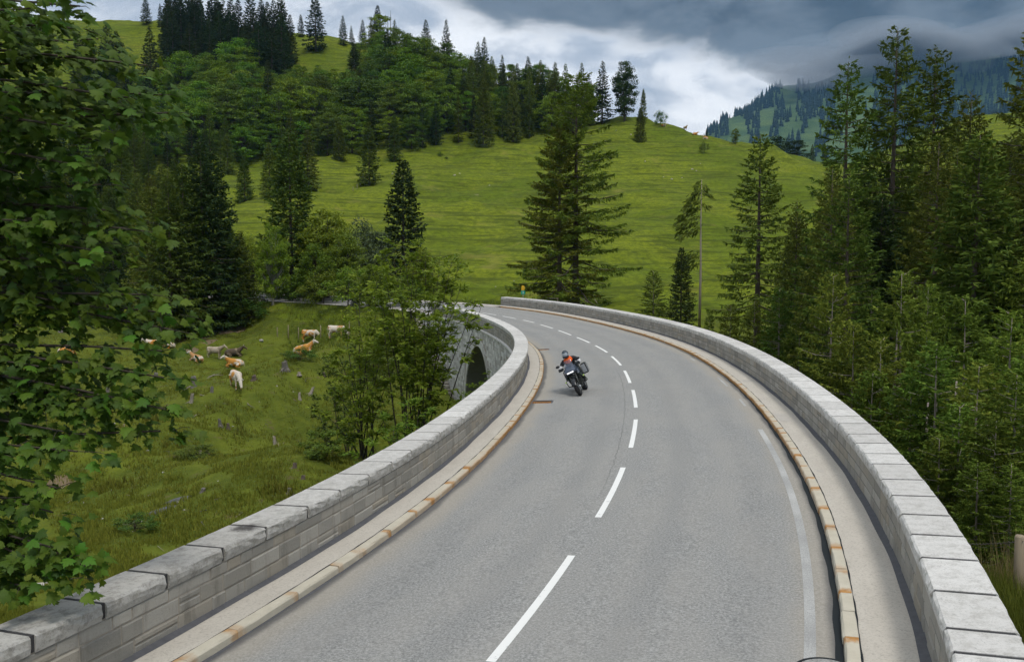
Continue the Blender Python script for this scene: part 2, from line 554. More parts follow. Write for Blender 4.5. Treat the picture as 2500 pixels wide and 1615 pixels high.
    bark('spruce_bark', (0.055, 0.042, 0.034), (0.17, 0.135, 0.11))
    bark('pale_bark', (0.19, 0.155, 0.13), (0.44, 0.38, 0.33))
    bark('birch_bark', (0.2, 0.175, 0.15), (0.5, 0.46, 0.41))
    bark('shrub_bark', (0.028, 0.024, 0.018), (0.10, 0.085, 0.062))
    bark('grey_wood', (0.065, 0.058, 0.05), (0.22, 0.205, 0.18))
    bark('pale_wood', (0.13, 0.11, 0.085), (0.38, 0.34, 0.28))
    bark('post_wood', (0.2, 0.155, 0.1), (0.42, 0.35, 0.25))
    # --- foliage
    leafmat('spruce_needles', (0.058, 0.096, 0.016), (0.17, 0.208, 0.034), (0.108, 0.15, 0.024), 0.25, 0.15, 0.1)
    leafmat('spruce_dark', (0.02, 0.04, 0.013), (0.062, 0.09, 0.021), (0.038, 0.064, 0.017), 0.2, 0.2, 0.12)
    leafmat('spruce_olive', (0.082, 0.122, 0.016), (0.225, 0.27, 0.038), (0.148, 0.192, 0.026), 0.28, 0.15, 0.1)
    leafmat('young_spruce', (0.078, 0.135, 0.019), (0.215, 0.275, 0.04), (0.14, 0.205, 0.028), 0.28, 0.15, 0.1)
    leafmat('beech_leaves', (.048, .116, .006), (.200, .300, .011), (.122, .205, .009), 0.22)
    leafmat('bright_leaves', (0.085, 0.155, 0.013), (0.215, 0.29, 0.022), (0.145, 0.22, 0.017), 0.35)
    leafmat('rowan_leaves', (0.095, 0.17, 0.014), (0.28, 0.36, 0.03), (0.185, 0.26, 0.02), 0.4)
    leafmat('willow_leaves', (0.074, 0.108, 0.047), (0.142, 0.176, 0.081), (0.101, 0.135, 0.054), 0.25)
    leafmat('bush_leaves', (0.046, 0.096, 0.01), (0.13, 0.205, 0.015), (0.084, 0.15, 0.012), 0.22)
    leafmat('maple_leaves', (0.028, 0.098, 0.011), (0.14, 0.24, 0.018), (0.06, 0.155, 0.016), 0.4, 0.4, 0.28)
    leafmat('grass_blades', (0.095, 0.125, 0.016), (0.22, 0.24, 0.036), (0.14, 0.17, 0.022), 0.35, 0.2, 0.15)
    leafmat('dry_grass', (0.24, 0.19, 0.07), (0.42, 0.36, 0.16), (0.3, 0.26, 0.1), 0.3, 0.2, 0.2)
    t = NT('far_needles')
    i = t.island()
    t.base(t.mix(i, (0.006, 0.016, 0.016), (0.016, 0.032, 0.024))).rough(1)
    M['far_needles'] = t.m
    t = NT('limestone')
    P = t.co(); f = t.noise(P, 4, 5)
    t.base(t.mix(f, (0.26, 0.25, 0.22), (0.5, 0.48, 0.44))).rough(0.95)
    M['limestone'] = t.m
    t = NT('rusty_iron')
    P = t.pos(); f = t.noise(P, 18, 5, 0.7)
    t.base(t.mix(t.ramp(f, 0.4, 0.6), (0.16, 0.055, 0.015), (0.42, 0.2, 0.05))).rough(0.85).bump(f, 0.4, 0.01)
    M['rusty_iron'] = t.m
build_materials()
# ------------------------------------------------------------------ road axis
KAPPA = [0.024282, 0.016820, 0.011388, 0.015806, 0.012996, 0.006172, 0.007064, 0.007924, 0.008478, 0.010334,
         0.011403, 0.010720, 0.007874, 0.005603, 0.006010, 0.008495, 0.011672, 0.014603, 0.016010, 0.015931,
         0.014946, 0.013318, 0.011174, 0.008590, 0.005627, 0.002397, -0.000954, -0.004314, -0.007656, -0.010998]
BANK = 0.03725                                           # superelevation, right side up
def _axis():
    ds = 0.05
    s = np.arange(0, 175, ds)
    k = np.interp(s, np.arange(30) * 5.0, KAPPA)
    th = -0.525063 + np.concatenate([[0], np.cumsum((k[1:] + k[:-1]) / 2 * ds)])
    x = -4.393 + np.concatenate([[0], np.cumsum(-np.sin(th[:-1]) * ds)])
    y = 0.4949 + np.concatenate([[0], np.cumsum(np.cos(th[:-1]) * ds)])
    sb = np.arange(-40, 0, ds)                            # straight run-up behind the camera
    xb = x[0] - np.sin(th[0]) * sb
    yb = y[0] + np.cos(th[0]) * sb
    return np.concatenate([sb, s]), np.concatenate([xb, x]), np.concatenate([yb, y]), np.concatenate([np.full(len(sb), th[0]), th])
AS, AX, AY, AT = _axis()
def RP(s, o, z):
    """point of the road: s metres along the axis, o metres to the right, z above the banked surface"""
    s = np.asarray(s, float); o = np.asarray(o, float); z = np.asarray(z, float)
    x = np.interp(s, AS, AX); y = np.interp(s, AS, AY); t = np.interp(s, AS, AT)
    return np.stack(np.broadcast_arrays(x + o * np.cos(t), y + o * np.sin(t), z + BANK * o), -1)
def RV(s, o, z): return Vector(RP(s, o, z).tolist())
def road_so(x, y):
    """(s, o) of ground points, vectorised and coarse"""
    x = np.atleast_1d(x); y = np.atleast_1d(y)
    A = np.stack([AX[::20], AY[::20]], 1); S = AS[::20]; T = AT[::20]
    out_s = np.zeros(len(x)); out_o = np.zeros(len(x))
    for a in range(0, len(x), 20000):
        d = (x[a:a + 20000, None] - A[None, :, 0]) ** 2 + (y[a:a + 20000, None] - A[None, :, 1]) ** 2
        i = d.argmin(1)
        out_s[a:a + 20000] = S[i]
        out_o[a:a + 20000] = (x[a:a + 20000] - A[i, 0]) * np.cos(T[i]) + (y[a:a + 20000] - A[i, 1]) * np.sin(T[i])
        far = np.sqrt(d.min(1))
        out_o[a:a + 20000] = np.where(np.abs(out_o[a:a + 20000]) < far, np.sign(out_o[a:a + 20000] + 1e-9) * far, out_o[a:a + 20000])
    return out_s, out_o

def direction(u, v):
    """unit view direction of a point of the 2500 x 1615 survey picture"""
    a = (u - 1250) / FOC; b = (807.5 - v) / FOC
    cp, sp = math.cos(PITCH), math.sin(PITCH)
    return np.array([a, cp + b * sp, b * cp - sp])
def at(u, v, dist):
    """world point seen at (u, v), dist metres ahead"""
    d = direction(u, v)
    return np.array([0, 0, CAM_Z]) + d / d[1] * dist

# ------------------------------------------------------------------ terrain: measured spot heights joined by a thin-plate surface
SPOTS = [at(*p) for p in (
    (500, 1400, 28), (100, 1500, 22), (700, 1250, 36), (300, 1250, 36), (700, 1100, 50), (200, 1050, 52), (900, 1120, 44), (-200, 1200, 40),
    (550, 950, 74), (800, 950, 70), (500, 885, 88), (740, 855, 95), (830, 830, 106), (640, 825, 107), (500, 815, 106), (250, 860, 92), (50, 880, 88),
    (-200, 900, 90), (400, 770, 122), (150, 790, 110), (640, 770, 114),
    (1000, 655, 165), (1250, 625, 170), (1500, 650, 165), (1700, 660, 170), (800, 670, 160), (560, 680, 155), (250, 660, 160), (0, 680, 160),
    (1250, 500, 230), (1000, 505, 225), (1500, 505, 230), (1800, 520, 225), (700, 505, 215), (560, 525, 200), (300, 540, 200), (0, 540, 200),
    (1250, 385, 305), (1000, 400, 290), (1500, 385, 298), (1750, 405, 296), (780, 395, 295), (500, 410, 285), (200, 420, 280), (-200, 420, 280),
    (1450, 305, 345), (1520, 296, 345), (1615, 307, 345), (1720, 335, 335), (1825, 364, 322), (1950, 411, 304), (2060, 475, 280), (2200, 560, 250),
    (800, 210, 385), (500, 210, 395), (1100, 225, 385), (1300, 268, 375), (1420, 300, 358), (1050, 195, 408), (1200, 238, 392), (950, 152, 425),
    (750, 94, 450), (850, 107, 445), (600, 80, 455), (300, 56, 470), (50, 52, 470), (-300, 50, 470), (300, 150, 420), (600, 150, 425), (0, 150, 420), (-300, 150, 420),
    (2400, 282, 430), (2500, 275, 430), (2700, 275, 430), (2250, 420, 350), (2500, 430, 340), (2450, 560, 240), (2700, 560, 240))]
SPOTS += [np.array(p, float) for p in (
    (0, 150, 0.6), (14, 150, 0.9), (35, 140, -0.5), (60, 140, -0.5),
    (6.6, 8, 0.35), (7.2, 11.5, 0.30), (8.6, 12.5, 0.15), (10.5, 15, -0.9), (12, 20, -3.4), (16, 28, -5.6), (22, 45, -6.2), (30, 65, -6.2), (22, 80, -4.2), (30, 100, -3.0), (50, 90, -5), (60, 50, -5), (80, 110, -2),
    (11, 4, 0.2), (15, -10, 0.3), (40, 10, -1), (0, -40, -1), (-40, -30, -4), (60, -30, 0), (-14, 12, -4.4), (-25, 20, -4.6), (-50, 30, -4.5), (-80, 60, -3.5), (-90, 100, -1.5),
    (0, 30, -7.5), (1, 45, -8.4), (-4, 60, -8.6), (3, 62, -8.6), (-7, 67, -8.2), (-9.5, 74.5, -7.4), (-11, 82, -3.9), (-12.5, 88.5, -0.9), (-16, 80, -5.4), (-22, 84, -5.2), (-20, 95, -2.6), (-26, 104, -2.0),
    (12, 60, -7.2), (14, 75, -5.0), (15, 88, -1.6), (8, 100, -0.6), (12, 112, -0.4), (20, 118, -1.0),
    (-170, 480, 130), (60, 470, 45), (110, 520, 20), (-120, 560, 110), (-260, 560, 120), (200, 560, 60), (260, 470, 80), (150, 420, 40), (0, 560, 60), (100, 640, 10), (-100, 650, 90), (-300, 650, 90), (250, 650, 60))]
SPOTS = np.array(SPOTS)
def _tps():
    X = SPOTS[:, :2] / 100.0
    r = np.sqrt(((X[:, None] - X[None]) ** 2).sum(2))
    K = np.where(r > 0, r * r * np.log(r + 1e-9), 0) + np.eye(len(X)) * 2e-4
    Pm = np.concatenate([np.ones((len(X), 1)), X], 1)
    A = np.zeros((len(X) + 3, len(X) + 3))
    A[:len(X), :len(X)] = K; A[:len(X), len(X):] = Pm; A[len(X):, :len(X)] = Pm.T
    return np.linalg.solve(A, np.concatenate([SPOTS[:, 2], np.zeros(3)]))
TPSW = _tps()
_ph = RNG.uniform(0, 6.28, (60, 3)); _fr = RNG.normal(0, 1, (60, 2)); _fr /= np.linalg.norm(_fr, axis=1)[:, None]
_wl = np.geomspace(1.3, 45, 60)
def wobble(x, y, lo, hi):
    z = np.zeros_like(x)
    for k in range(60):
        if lo <= _wl[k] <= hi:
            z += np.sin((x * _fr[k, 0] + y * _fr[k, 1]) * 6.283 / _wl[k] + _ph[k, 0]) * _wl[k] ** 0.9 * 0.012
    return z
def ground(x, y):
    x = np.atleast_1d(np.asarray(x, float)); y = np.atleast_1d(np.asarray(y, float))
    X = SPOTS[:, :2] / 100.0
    z = np.zeros(len(x))
    for a in range(0, len(x), 40000):
        q = np.stack([x[a:a + 40000], y[a:a + 40000]], 1) / 100.0
        r2 = ((q[:, None] - X[None]) ** 2).sum(2)
        z[a:a + 40000] = (np.where(r2 > 0, 0.5 * r2 * np.log(r2 + 1e-12), 0)) @ TPSW[:len(X)] + TPSW[-3] + q @ TPSW[-2:]
    rad = np.hypot(x, y - 200)
    w = np.clip((620 - rad) / 260, 0, 1); w = w * w * (3 - 2 * w)
    z = z * w + (1 - w) * -12.0
    z = z + wobble(x, y, 1, 50) * np.clip(np.hypot(x, y) / 60, 0.15, 1.0)
    s, o = road_so(x, y)
    ao = np.abs(o)
    surf = BANK * np.clip(o, -7, 7)
    # bridge: keep the ground well below the deck; beyond it the road rides on a bank
    span = np.clip((s - 2) / 10, 0, 1) * np.clip((90.0 - s) / 5, 0, 1)
    lim = -6.8 * span - 0.5
    z = np.where((ao < 5.6) & (span > 0), np.minimum(z, lim), z)
    bank = np.clip((s - 88) / 6, 0, 1)
    t = np.clip((ao - 5.6) / 7.0, 0, 1); t = t * t * (3 - 2 * t)
    z = np.where(bank > 0, z * (1 - bank * (1 - t)) + (surf - 0.14) * bank * (1 - t), z)
    bank2 = np.clip((2 - s) / 6, 0, 1)
    z = np.where(bank2 > 0, z * (1 - bank2 * (1 - t)) + (surf - 0.3) * bank2 * (1 - t), z)
    return z
_GX = np.arange(-330, 331, 1.5); _GY = np.arange(-20, 641, 1.5)
_gxx, _gyy = np.meshgrid(_GX, _GY)
_GZ = ground(_gxx.ravel(), _gyy.ravel()).reshape(_gxx.shape)
def gfast(x, y):
    fx = np.clip((np.asarray(x, float) - _GX[0]) / 1.5, 0, len(_GX) - 1.001); fy = np.clip((np.asarray(y, float) - _GY[0]) / 1.5, 0, len(_GY) - 1.001)
    i = fx.astype(int); j = fy.astype(int); a = fx - i; c = fy - j
    return (_GZ[j, i] * (1 - a) + _GZ[j, i + 1] * a) * (1 - c) + (_GZ[j + 1, i] * (1 - a) + _GZ[j + 1, i + 1] * a) * c
def gz(x, y): return float(gfast(np.array([x]), np.array([y]))[0])
_RAYD = np.concatenate([np.arange(8, 120, 0.5), np.arange(120, 600, 1.5)])
def hit(u, v):
    """where the line of sight through (u, v) first meets the ground"""
    d = direction(u, v); d = d / d[1]
    P = np.array([0, 0, CAM_Z])[None] + d[None] * _RAYD[:, None]
    g = gfast(P[:, 0], P[:, 1])
    i = np.argmax(P[:, 2] <= g)
    if not (P[:, 2] <= g).any():
        i = np.argmin(P[:, 2] - g)
    p = P[i]
    return np.array([p[0], p[1], g[i]])

def build_ground():
    n = 430
    ty = np.linspace(0, 1, n)
    ys = -60 + 700 * (0.32 * ty + 0.68 * ty ** 2.0)
    ys = np.concatenate([[-3000, -600, -200, -100], ys, [760, 1000, 1500, 2500, 4000, 6000]])
    tx = np.linspace(-1, 1, n)
    xs = 330 * np.sign(tx) * (0.25 * np.abs(tx) + 0.75 * np.abs(tx) ** 2.2)
    xs = np.concatenate([[-5000, -2500, -1200, -700, -450], xs, [450, 700, 1200, 2500, 5000]])
    XX, YY = np.meshgrid(xs, ys)
    Z = ground(XX.ravel(), YY.ravel())
    V = np.stack([XX.ravel(), YY.ravel(), Z], 1)
    nx, ny = len(xs), len(ys)
    i = np.arange(ny - 1)[:, None] * nx + np.arange(nx - 1)[None]
    F = np.stack([i, i + 1, i + nx + 1, i + nx], -1).reshape(-1, 4)
    tag(obj('ground', V, F, M['meadow'], smooth=True), kind='structure')
build_ground()

# ------------------------------------------------------------------ road, kerbs, pavements
def strip(name, s0, s1, ds, prof, mat, parent=None, uvy=None, wig=None):
    n = max(2, int(round((s1 - s0) / ds)) + 1)
    S = np.linspace(s0, s1, n)
    V, UV = [], []
    for j, (o, z) in enumerate(prof):
        oo = o + (wig[j](S) if wig and wig[j] else 0)
        V.append(RP(S, oo, z))
        UV.append(np.stack([S, np.broadcast_to(np.asarray(o if uvy is None else uvy[j], float), S.shape)], 1))
    k = len(prof)
    V = np.stack(V, 1).reshape(-1, 3); UV = np.stack(UV, 1).reshape(-1, 2)
    a = (np.arange(n - 1)[:, None] * k + np.arange(k - 1)[None]).ravel()
    F = np.stack([a, a + 1, a + k + 1, a + k], 1)
    return obj(name, V, F, mat, parent, uv=UV)

KERB_END_R, KERB_END_L = 91.7, 88.0
road = tag(strip('road', -35, 160, 0.5, [(o, 0.0) for o in np.linspace(-3.76, 3.76, 9)], M['asphalt']), kind='structure')
tag(strip('road_shoulder', 88.4, 160, 0.5, [(-4.9, -0.02), (-3.75, -0.004)], M['gravel_verge']), kind='structure')
tag(strip('road_shoulder', 92.2, 160, 0.5, [(3.75, -0.004), (5.4, -0.02)], M['gravel_verge']), kind='structure')
DASHES = [(4.6, -.3), (8.55, -.28), (10.73, -.28), (14.83, -.31), (17.11, -.27), (21.31, -.21), (23.57, -.15), (27.76, -.11), (30.0, -.11), (34.09, -.13), (36.04, -.16), (40.06, -.15),
          (42.09, -.15), (46.09, -.19), (48.03, -.18), (51.93, -.25), (53.78, -.28), (57.62, -.34), (59.38, -.35), (63.49, -.31), (65.44, -.28), (69.35, -.27),
          (71.6, -.22), (74.88, -.3), (76.9, -.38), (80.6, -.5), (82.5, -.55), (86.3, -.55), (88.4, -.5), (92.4, -.4), (94.5, -.3), (98.5, -.25)]
_DS = np.array([d[0] for d in DASHES]); _DO = np.array([d[1] for d in DASHES])
_lo = lambda off: (lambda S: np.interp(S, _DS, _DO) + off)
for k in range(0, len(DASHES), 2):
    strip('lane_dash', DASHES[k][0], DASHES[k + 1][0], 0.4, [(0, 0.004), (0, 0.004)], M['road_paint'], road, wig=[_lo(-.062), _lo(.062)])
strip('edge_line', -5, 26.0, 0.4, [(3.29, 0.004), (3.43, 0.004)], M['worn_paint'], road)
for a, b in ((30, 31.4), (34.5, 37), (43, 44)):
    strip('edge_line', a, b, 0.3, [(3.38, 0.004), (3.46, 0.004)], M['worn_paint'], road)

def kerb(side, s_end):
    root = tag(empty('kerb', tuple(RP(10, side * 3.83, 0))), kind='structure')
    inv = root.matrix_basis.translation
    s = -8.0
    rr = random.Random(3 + side)
    known = [12.24, 13.68, 14.62, 15.64, 16.66, 17.85, 19.21, 20.15, 21.08] if side > 0 else []
    while s < s_end:
        nxt = s + rr.choice((0.85, 1.0, 1.05, 1.25, 1.5) if side < 0 and s < 25 else (0.8, 0.95, 1.0, 1.15))
        for kk in known:
            if s + 0.4 < kk < nxt + 0.45:
                nxt = kk; break
        a, b = s + 0.006, min(nxt, s_end) - 0.006
        m = 5
        S = np.linspace(a, b, m)
        dz = rr.uniform(-0.006, 0.008); do = rr.uniform(-0.008, 0.008)
        prof = [(3.742, -0.03, 1), (3.748, 0.085, 1), (3.768, 0.112, 0.25), (3.915, 0.114, 0.0)]
        V, UV = [], []
        for o, z, fr in prof:
            oo = side * (o + do * (1 if o < 3.9 else 0)) + np.array([rr.uniform(-.007, .007) if o < 3.9 else 0 for _ in S])
            V.append(RP(S, oo, z + dz + np.array([rr.uniform(-.005, .005) for _ in S])))
            UV.append(np.stack([np.minimum(S - a, b - S), np.full(m, fr)], 1))
        k = len(prof)
        V = np.stack(V, 1).reshape(-1, 3); UV = np.stack(UV, 1).reshape(-1, 2)
        F = []
        for i in range(m - 1):
            for j in range(k - 1):
                q = (i * k + j, (i + 1) * k + j, (i + 1) * k + j + 1, i * k + j + 1)
                F.append(q if side > 0 else q[::-1])
        F += [tuple(range(k))[::1], tuple((m - 1) * k + j for j in range(k))[::-1]]
        o_ = obj('kerb_stone', V - np.array(inv), F, M['kerb_granite'], root, uv=UV)
        s = nxt
    return root
kerb(1, KERB_END_R); kerb(-1, KERB_END_L)
_w0 = None
_w = lambda A, B, C: (lambda S: A * np.sin(S * B + C) + A * 0.6 * np.sin(S * B * 2.7 + C * 2))
for side, oe, send in ((1, 4.70, 93.5), (-1, 4.55, 88.0)):
    tag(strip('pavement', -8, send, 0.4, [(side * o, 0.108) for o in ((3.905, 4.2, oe) if side > 0 else (oe, 4.2, 3.905))], M['concrete']), kind='structure')
    # dark seal: a thin wandering joint behind the kerb and a wide fillet at the foot of the wall
    a, b = 3.918, 3.934
    strip('joint_seal', -8, send, 0.12, [(side * a, 0.1165), (side * b, 0.1165)] if side > 0 else [(side * b, 0.1165), (side * a, 0.1165)], M['black_joint'],
          bpy.data.objects['kerb'] if side > 0 else bpy.data.objects['kerb.001'], wig=[_w(.004, 5.1, 1), _w(.005, 4.3, 2)])
for r_ in ('kerb', 'kerb.001'):
    root = bpy.data.objects[r_]
    for c_ in root.children:
        if c_.name.startswith('joint_seal'):
            c_.location = -Vector(root.location)
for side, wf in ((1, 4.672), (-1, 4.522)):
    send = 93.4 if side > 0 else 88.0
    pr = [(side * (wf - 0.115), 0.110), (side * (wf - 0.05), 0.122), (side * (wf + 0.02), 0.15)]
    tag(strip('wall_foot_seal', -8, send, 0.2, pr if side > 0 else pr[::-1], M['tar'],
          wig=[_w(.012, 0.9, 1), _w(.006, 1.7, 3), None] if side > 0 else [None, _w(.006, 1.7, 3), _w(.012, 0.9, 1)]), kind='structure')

strip('gutter_seal', -8, 46, 0.25, [(3.655, 0.0045), (3.744, 0.0045)], M['black_joint'], road, wig=[lambda S: .012 * np.sin(S * 1.9) + .010 * np.sin(S * 4.7) + np.clip((S - 22) / 24, 0, 1) * .075, None])
strip('gutter_seal', -8, 30, 0.25, [(-3.744, 0.0045), (-3.685, 0.0045)], M['tar'], road, wig=[None, lambda S: .014 * np.sin(S * 2.1) + .012 * np.sin(S * 5.2) - np.clip((S - 10) / 20, 0, 1) * .04])
# ------------------------------------------------------------------ parapets
def coping_mesh(a, b, o0, o1, zt, th, rr, segs=6, rough=0.012):
    """rock-faced coping stone: dressed top, split faces on both long sides"""
    S = np.linspace(a, b, segs + 1)
    prof = [(o0 + 0.02, zt - th), (o0, zt - th * 0.62), (o0 - 0.004, zt - th * 0.3), (o0 + 0.006, zt - 0.022), (o0 + 0.03, zt),
            (o1 - 0.02, zt), (o1 + 0.002, zt - 0.02), (o1, zt - th * 0.5), (o1 - 0.01, zt - th)]
    amp = [0.1, 0.9, 1.1, 0.8, 0.35, 0.2, 0.6, 1, 0.1]
    k = len(prof)
    V = []
    for i, s in enumerate(S):
        for j, (o, z) in enumerate(prof):
            jj = rough * amp[j]
            V.append(RP(s, o + rr.uniform(-jj, jj), z + (rr.uniform(-jj, jj) * 0.5 if j not in (4, 5) else rr.uniform(-.002, .002))))
    F = []
    for i in range(segs):
        for j in range(k):
            F.append((i * k + j, (i + 1) * k + j, (i + 1) * k + (j + 1) % k, i * k + (j + 1) % k))
    F += [tuple(range(k)), tuple(segs * k + j for j in range(k))[::-1]]
    return np.array(V), F

def block(a, b, z0, z1, o, out, rr, depth=0.10, bev=0.016):
    """one dressed block of a wall face that looks towards +out in the road's cross direction"""
    pb = 0.004 + rr.random() * 0.014
    g = 0.010
    V = []
    for oo, ins in ((o - out * depth, 0.0), (o, 0.0), (o + out * pb, bev)):
        for s_, z_ in ((a + g + ins, z0 + g + ins), (b - g - ins, z0 + g + ins), (b - g - ins, z1 - g - ins), (a + g + ins, z1 - g - ins)):
            V.append(RP(s_, oo + (rr.uniform(-.004, .004) if ins else 0), z_))
    F = []
    for r in range(2):
        for k in range(4):
            F.append((r * 4 + k, r * 4 + (k + 1) % 4, r * 4 + 4 + (k + 1) % 4, r * 4 + 4 + k))
    F.append((8, 9, 10, 11))
    if out > 0:
        F = [f[::-1] for f in F]
    return V, F

def courses(s0, s1, z0, z1, heights, lengths, rr, double=0.12):
    """random ashlar: (a, b, zlo, zhi) for every block"""
    out = []
    z = z0
    rows = []
    while z < z1 - 0.03:
        h = rr.choice(heights)
        if z1 - (z + h) < min(heights) * 0.55: h = z1 - z
        rows.append((z, min(z + h, z1))); z += h
    for i, (za, zb) in enumerate(rows):
        s = s0 - rr.random() * 0.4
        while s < s1:
            L = rr.choice(lengths) * rr.uniform(0.85, 1.15)
            a, b = max(s, s0), min(s + L, s1)
            if b - a > 0.12:
                if rr.random() < double and b - a > 0.4:
                    mz = za + (zb - za) * rr.uniform(0.42, 0.58)
                    out += [(a, b, za, mz), (a, b, mz, zb)]
                else:
                    out.append((a, b, za, zb))
            s += L
    return out

def parapet(side, s_end, joints, label):
    o_in, o_out = (4.630, 5.309) if side > 0 else (4.478, 5.157)
    wf_in, wf_out = o_in + 0.045, o_out - 0.045
    zt, th = 0.954, 0.205
    root = tag(empty('parapet_wall', tuple(RP(10, side * 4.9, 0.1))), label, 'wall')
    L0 = np.array(root.location)
    rr = random.Random(21 + side)
    def put(name, V, F, mat, **kw): return obj(name, np.asarray(V) - L0, F, mat, root, **kw)
    # body behind the blocks
    S = np.linspace(-8, s_end - 0.02, 220)
    def body(name, oa, ob, za, zb, mat):
        prof = [(side * oa, za), (side * oa, zb), (side * ob, zb), (side * ob, za)]
        V = np.stack([RP(S, o, z) for o, z in prof], 1).reshape(-1, 3)
        F = []
        for i in range(len(S) - 1):
            for j in range(4):
                q = (i * 4 + j, i * 4 + (j + 1) % 4, i * 4 + 4 + (j + 1) % 4, i * 4 + 4 + j)
                F.append(q if side > 0 else q[::-1])
        F += [(0, 1, 2, 3), tuple((len(S) - 1) * 4 + j for j in range(4))]
        return put(name, V, F, mat)
    body('mortar_core', wf_in + 0.003, wf_out - 0.003, -0.1, zt - th + 0.02, M['mortar' if side < 0 else 'dark_mortar'])
    body('joint_filling', o_in + 0.03, o_out - 0.03, zt - th + 0.012, zt - 0.008, M['joint_fill'])
    # coping
    s = -8.0
    js = sorted(joints)
    cuts = [s]
    step = (1.0, 1.1, 1.15, 1.2) if side < 0 else (0.95, 1.0, 1.05, 1.1)
    while s < s_end:
        n = s + rr.choice(step)
        for k in js:
            if s + 0.5 < k < n + 0.55: n = k; break
        cuts.append(min(n, s_end)); s = n
    for a, b in zip(cuts[:-1], cuts[1:]):
        if b - a < 0.15: continue
        gap = (0.034 if side < 0 else 0.032) if a < 15 else 0.030 if a < 22 else (0.024 if a < 45 else 0.018)
        oa, ob = (o_in, o_out)
        V, F = coping_mesh(a + gap, b - gap, oa, ob, zt, th, rr)
        if side < 0:
            V, F = coping_mesh(a + gap, b - gap, -oa, -ob, zt, th, rr) if False else coping_left(a + gap, b - gap, oa, ob, zt, th, rr)
        put('coping_stone', V, F, M['coping_granite'])
    # blocks of the roadside face (and of the outer face where the curve shows it)
    bl = [('i',) + b for b in courses(-2, s_end, 0.115, zt - th, (0.19, 0.21, 0.24), (0.35, 0.5, 0.62, 0.8), rr)]
    vis = [b for b in bl if (b[1] > 6.5 if side < 0 else b[1] > 9.0)]
    vis.sort(key=lambda b: b[1])
    rest = [b for b in bl if b not in set(vis[:270])]
    for b in vis[:270]:
        V, F = block(b[1], b[2], b[3], b[4], side * wf_in, -side, rr)
        put('wall_block', V, F, M['wall_granite'])
    mv, mf = [], []
    for b in rest:
        V, F = block(b[1], b[2], b[3], b[4], side * wf_in, -side, rr)
        n0 = len(mv); mv += V; mf += [tuple(i + n0 for i in f) for f in F]
    outer = courses(0 if side > 0 else 30, s_end, -0.02, zt - th, (0.2, 0.23, 0.26), (0.4, 0.55, 0.7), rr, 0.05)
    for b in outer:
        V, F = block(b[0], b[1], b[2], b[3], side * wf_out, side, rr)
        n0 = len(mv); mv += V; mf += [tuple(i + n0 for i in f) for f in F]
    tag(put('wall_blocks', mv, mf, M['wall_granite']), kind='stuff')
    # dressed end stone
    return root

def coping_left(a, b, o_in, o_out, zt, th, rr):
    V, F = coping_mesh(a, b, 0.0, o_out - o_in, zt, th, rr)
    # mirror: rebuild at negative offsets
    S = np.linspace(a, b, 7)
    prof = [(0.02, zt - th), (0, zt - th * 0.62), (-0.004, zt - th * 0.3), (0.006, zt - 0.022), (0.03, zt),
            (o_out - o_in - 0.02, zt), (o_out - o_in + 0.002, zt - 0.02), (o_out - o_in, zt - th * 0.5), (o_out - o_in - 0.01, zt - th)]
    amp = [0.1, 0.9, 1.1, 0.8, 0.35, 0.2, 0.6, 1, 0.1]
    V = []
    for s in S:
        for j, (o, z) in enumerate(prof):
            jj = 0.013 * amp[j]
            V.append(RP(s, -(o_in + o + rr.uniform(-jj, jj)), z + (rr.uniform(-jj, jj) * .5 if j not in (4, 5) else rr.uniform(-.002, .002))))
    return np.array(V), [f[::-1] for f in F]

JR = [31.96, 30.43, 28.82, 27.37, 26.01, 24.82, 23.72, 22.7, 21.76, 20.57, 19.64, 18.7, 17.85, 16.74, 15.73, 14.71, 13.77, 12.84, 11.73, 10.71]
JL = [17.26, 16.07, 14.79, 13.6, 12.32, 11.22, 10.03, 8.93, 7.9]
parapet(1, 93.4, JR, 'granite parapet wall with pale coping along the outer right edge of the road')
parapet(-1, 88.0, JL, 'granite parapet wall with pale coping along the inner left edge of the road')
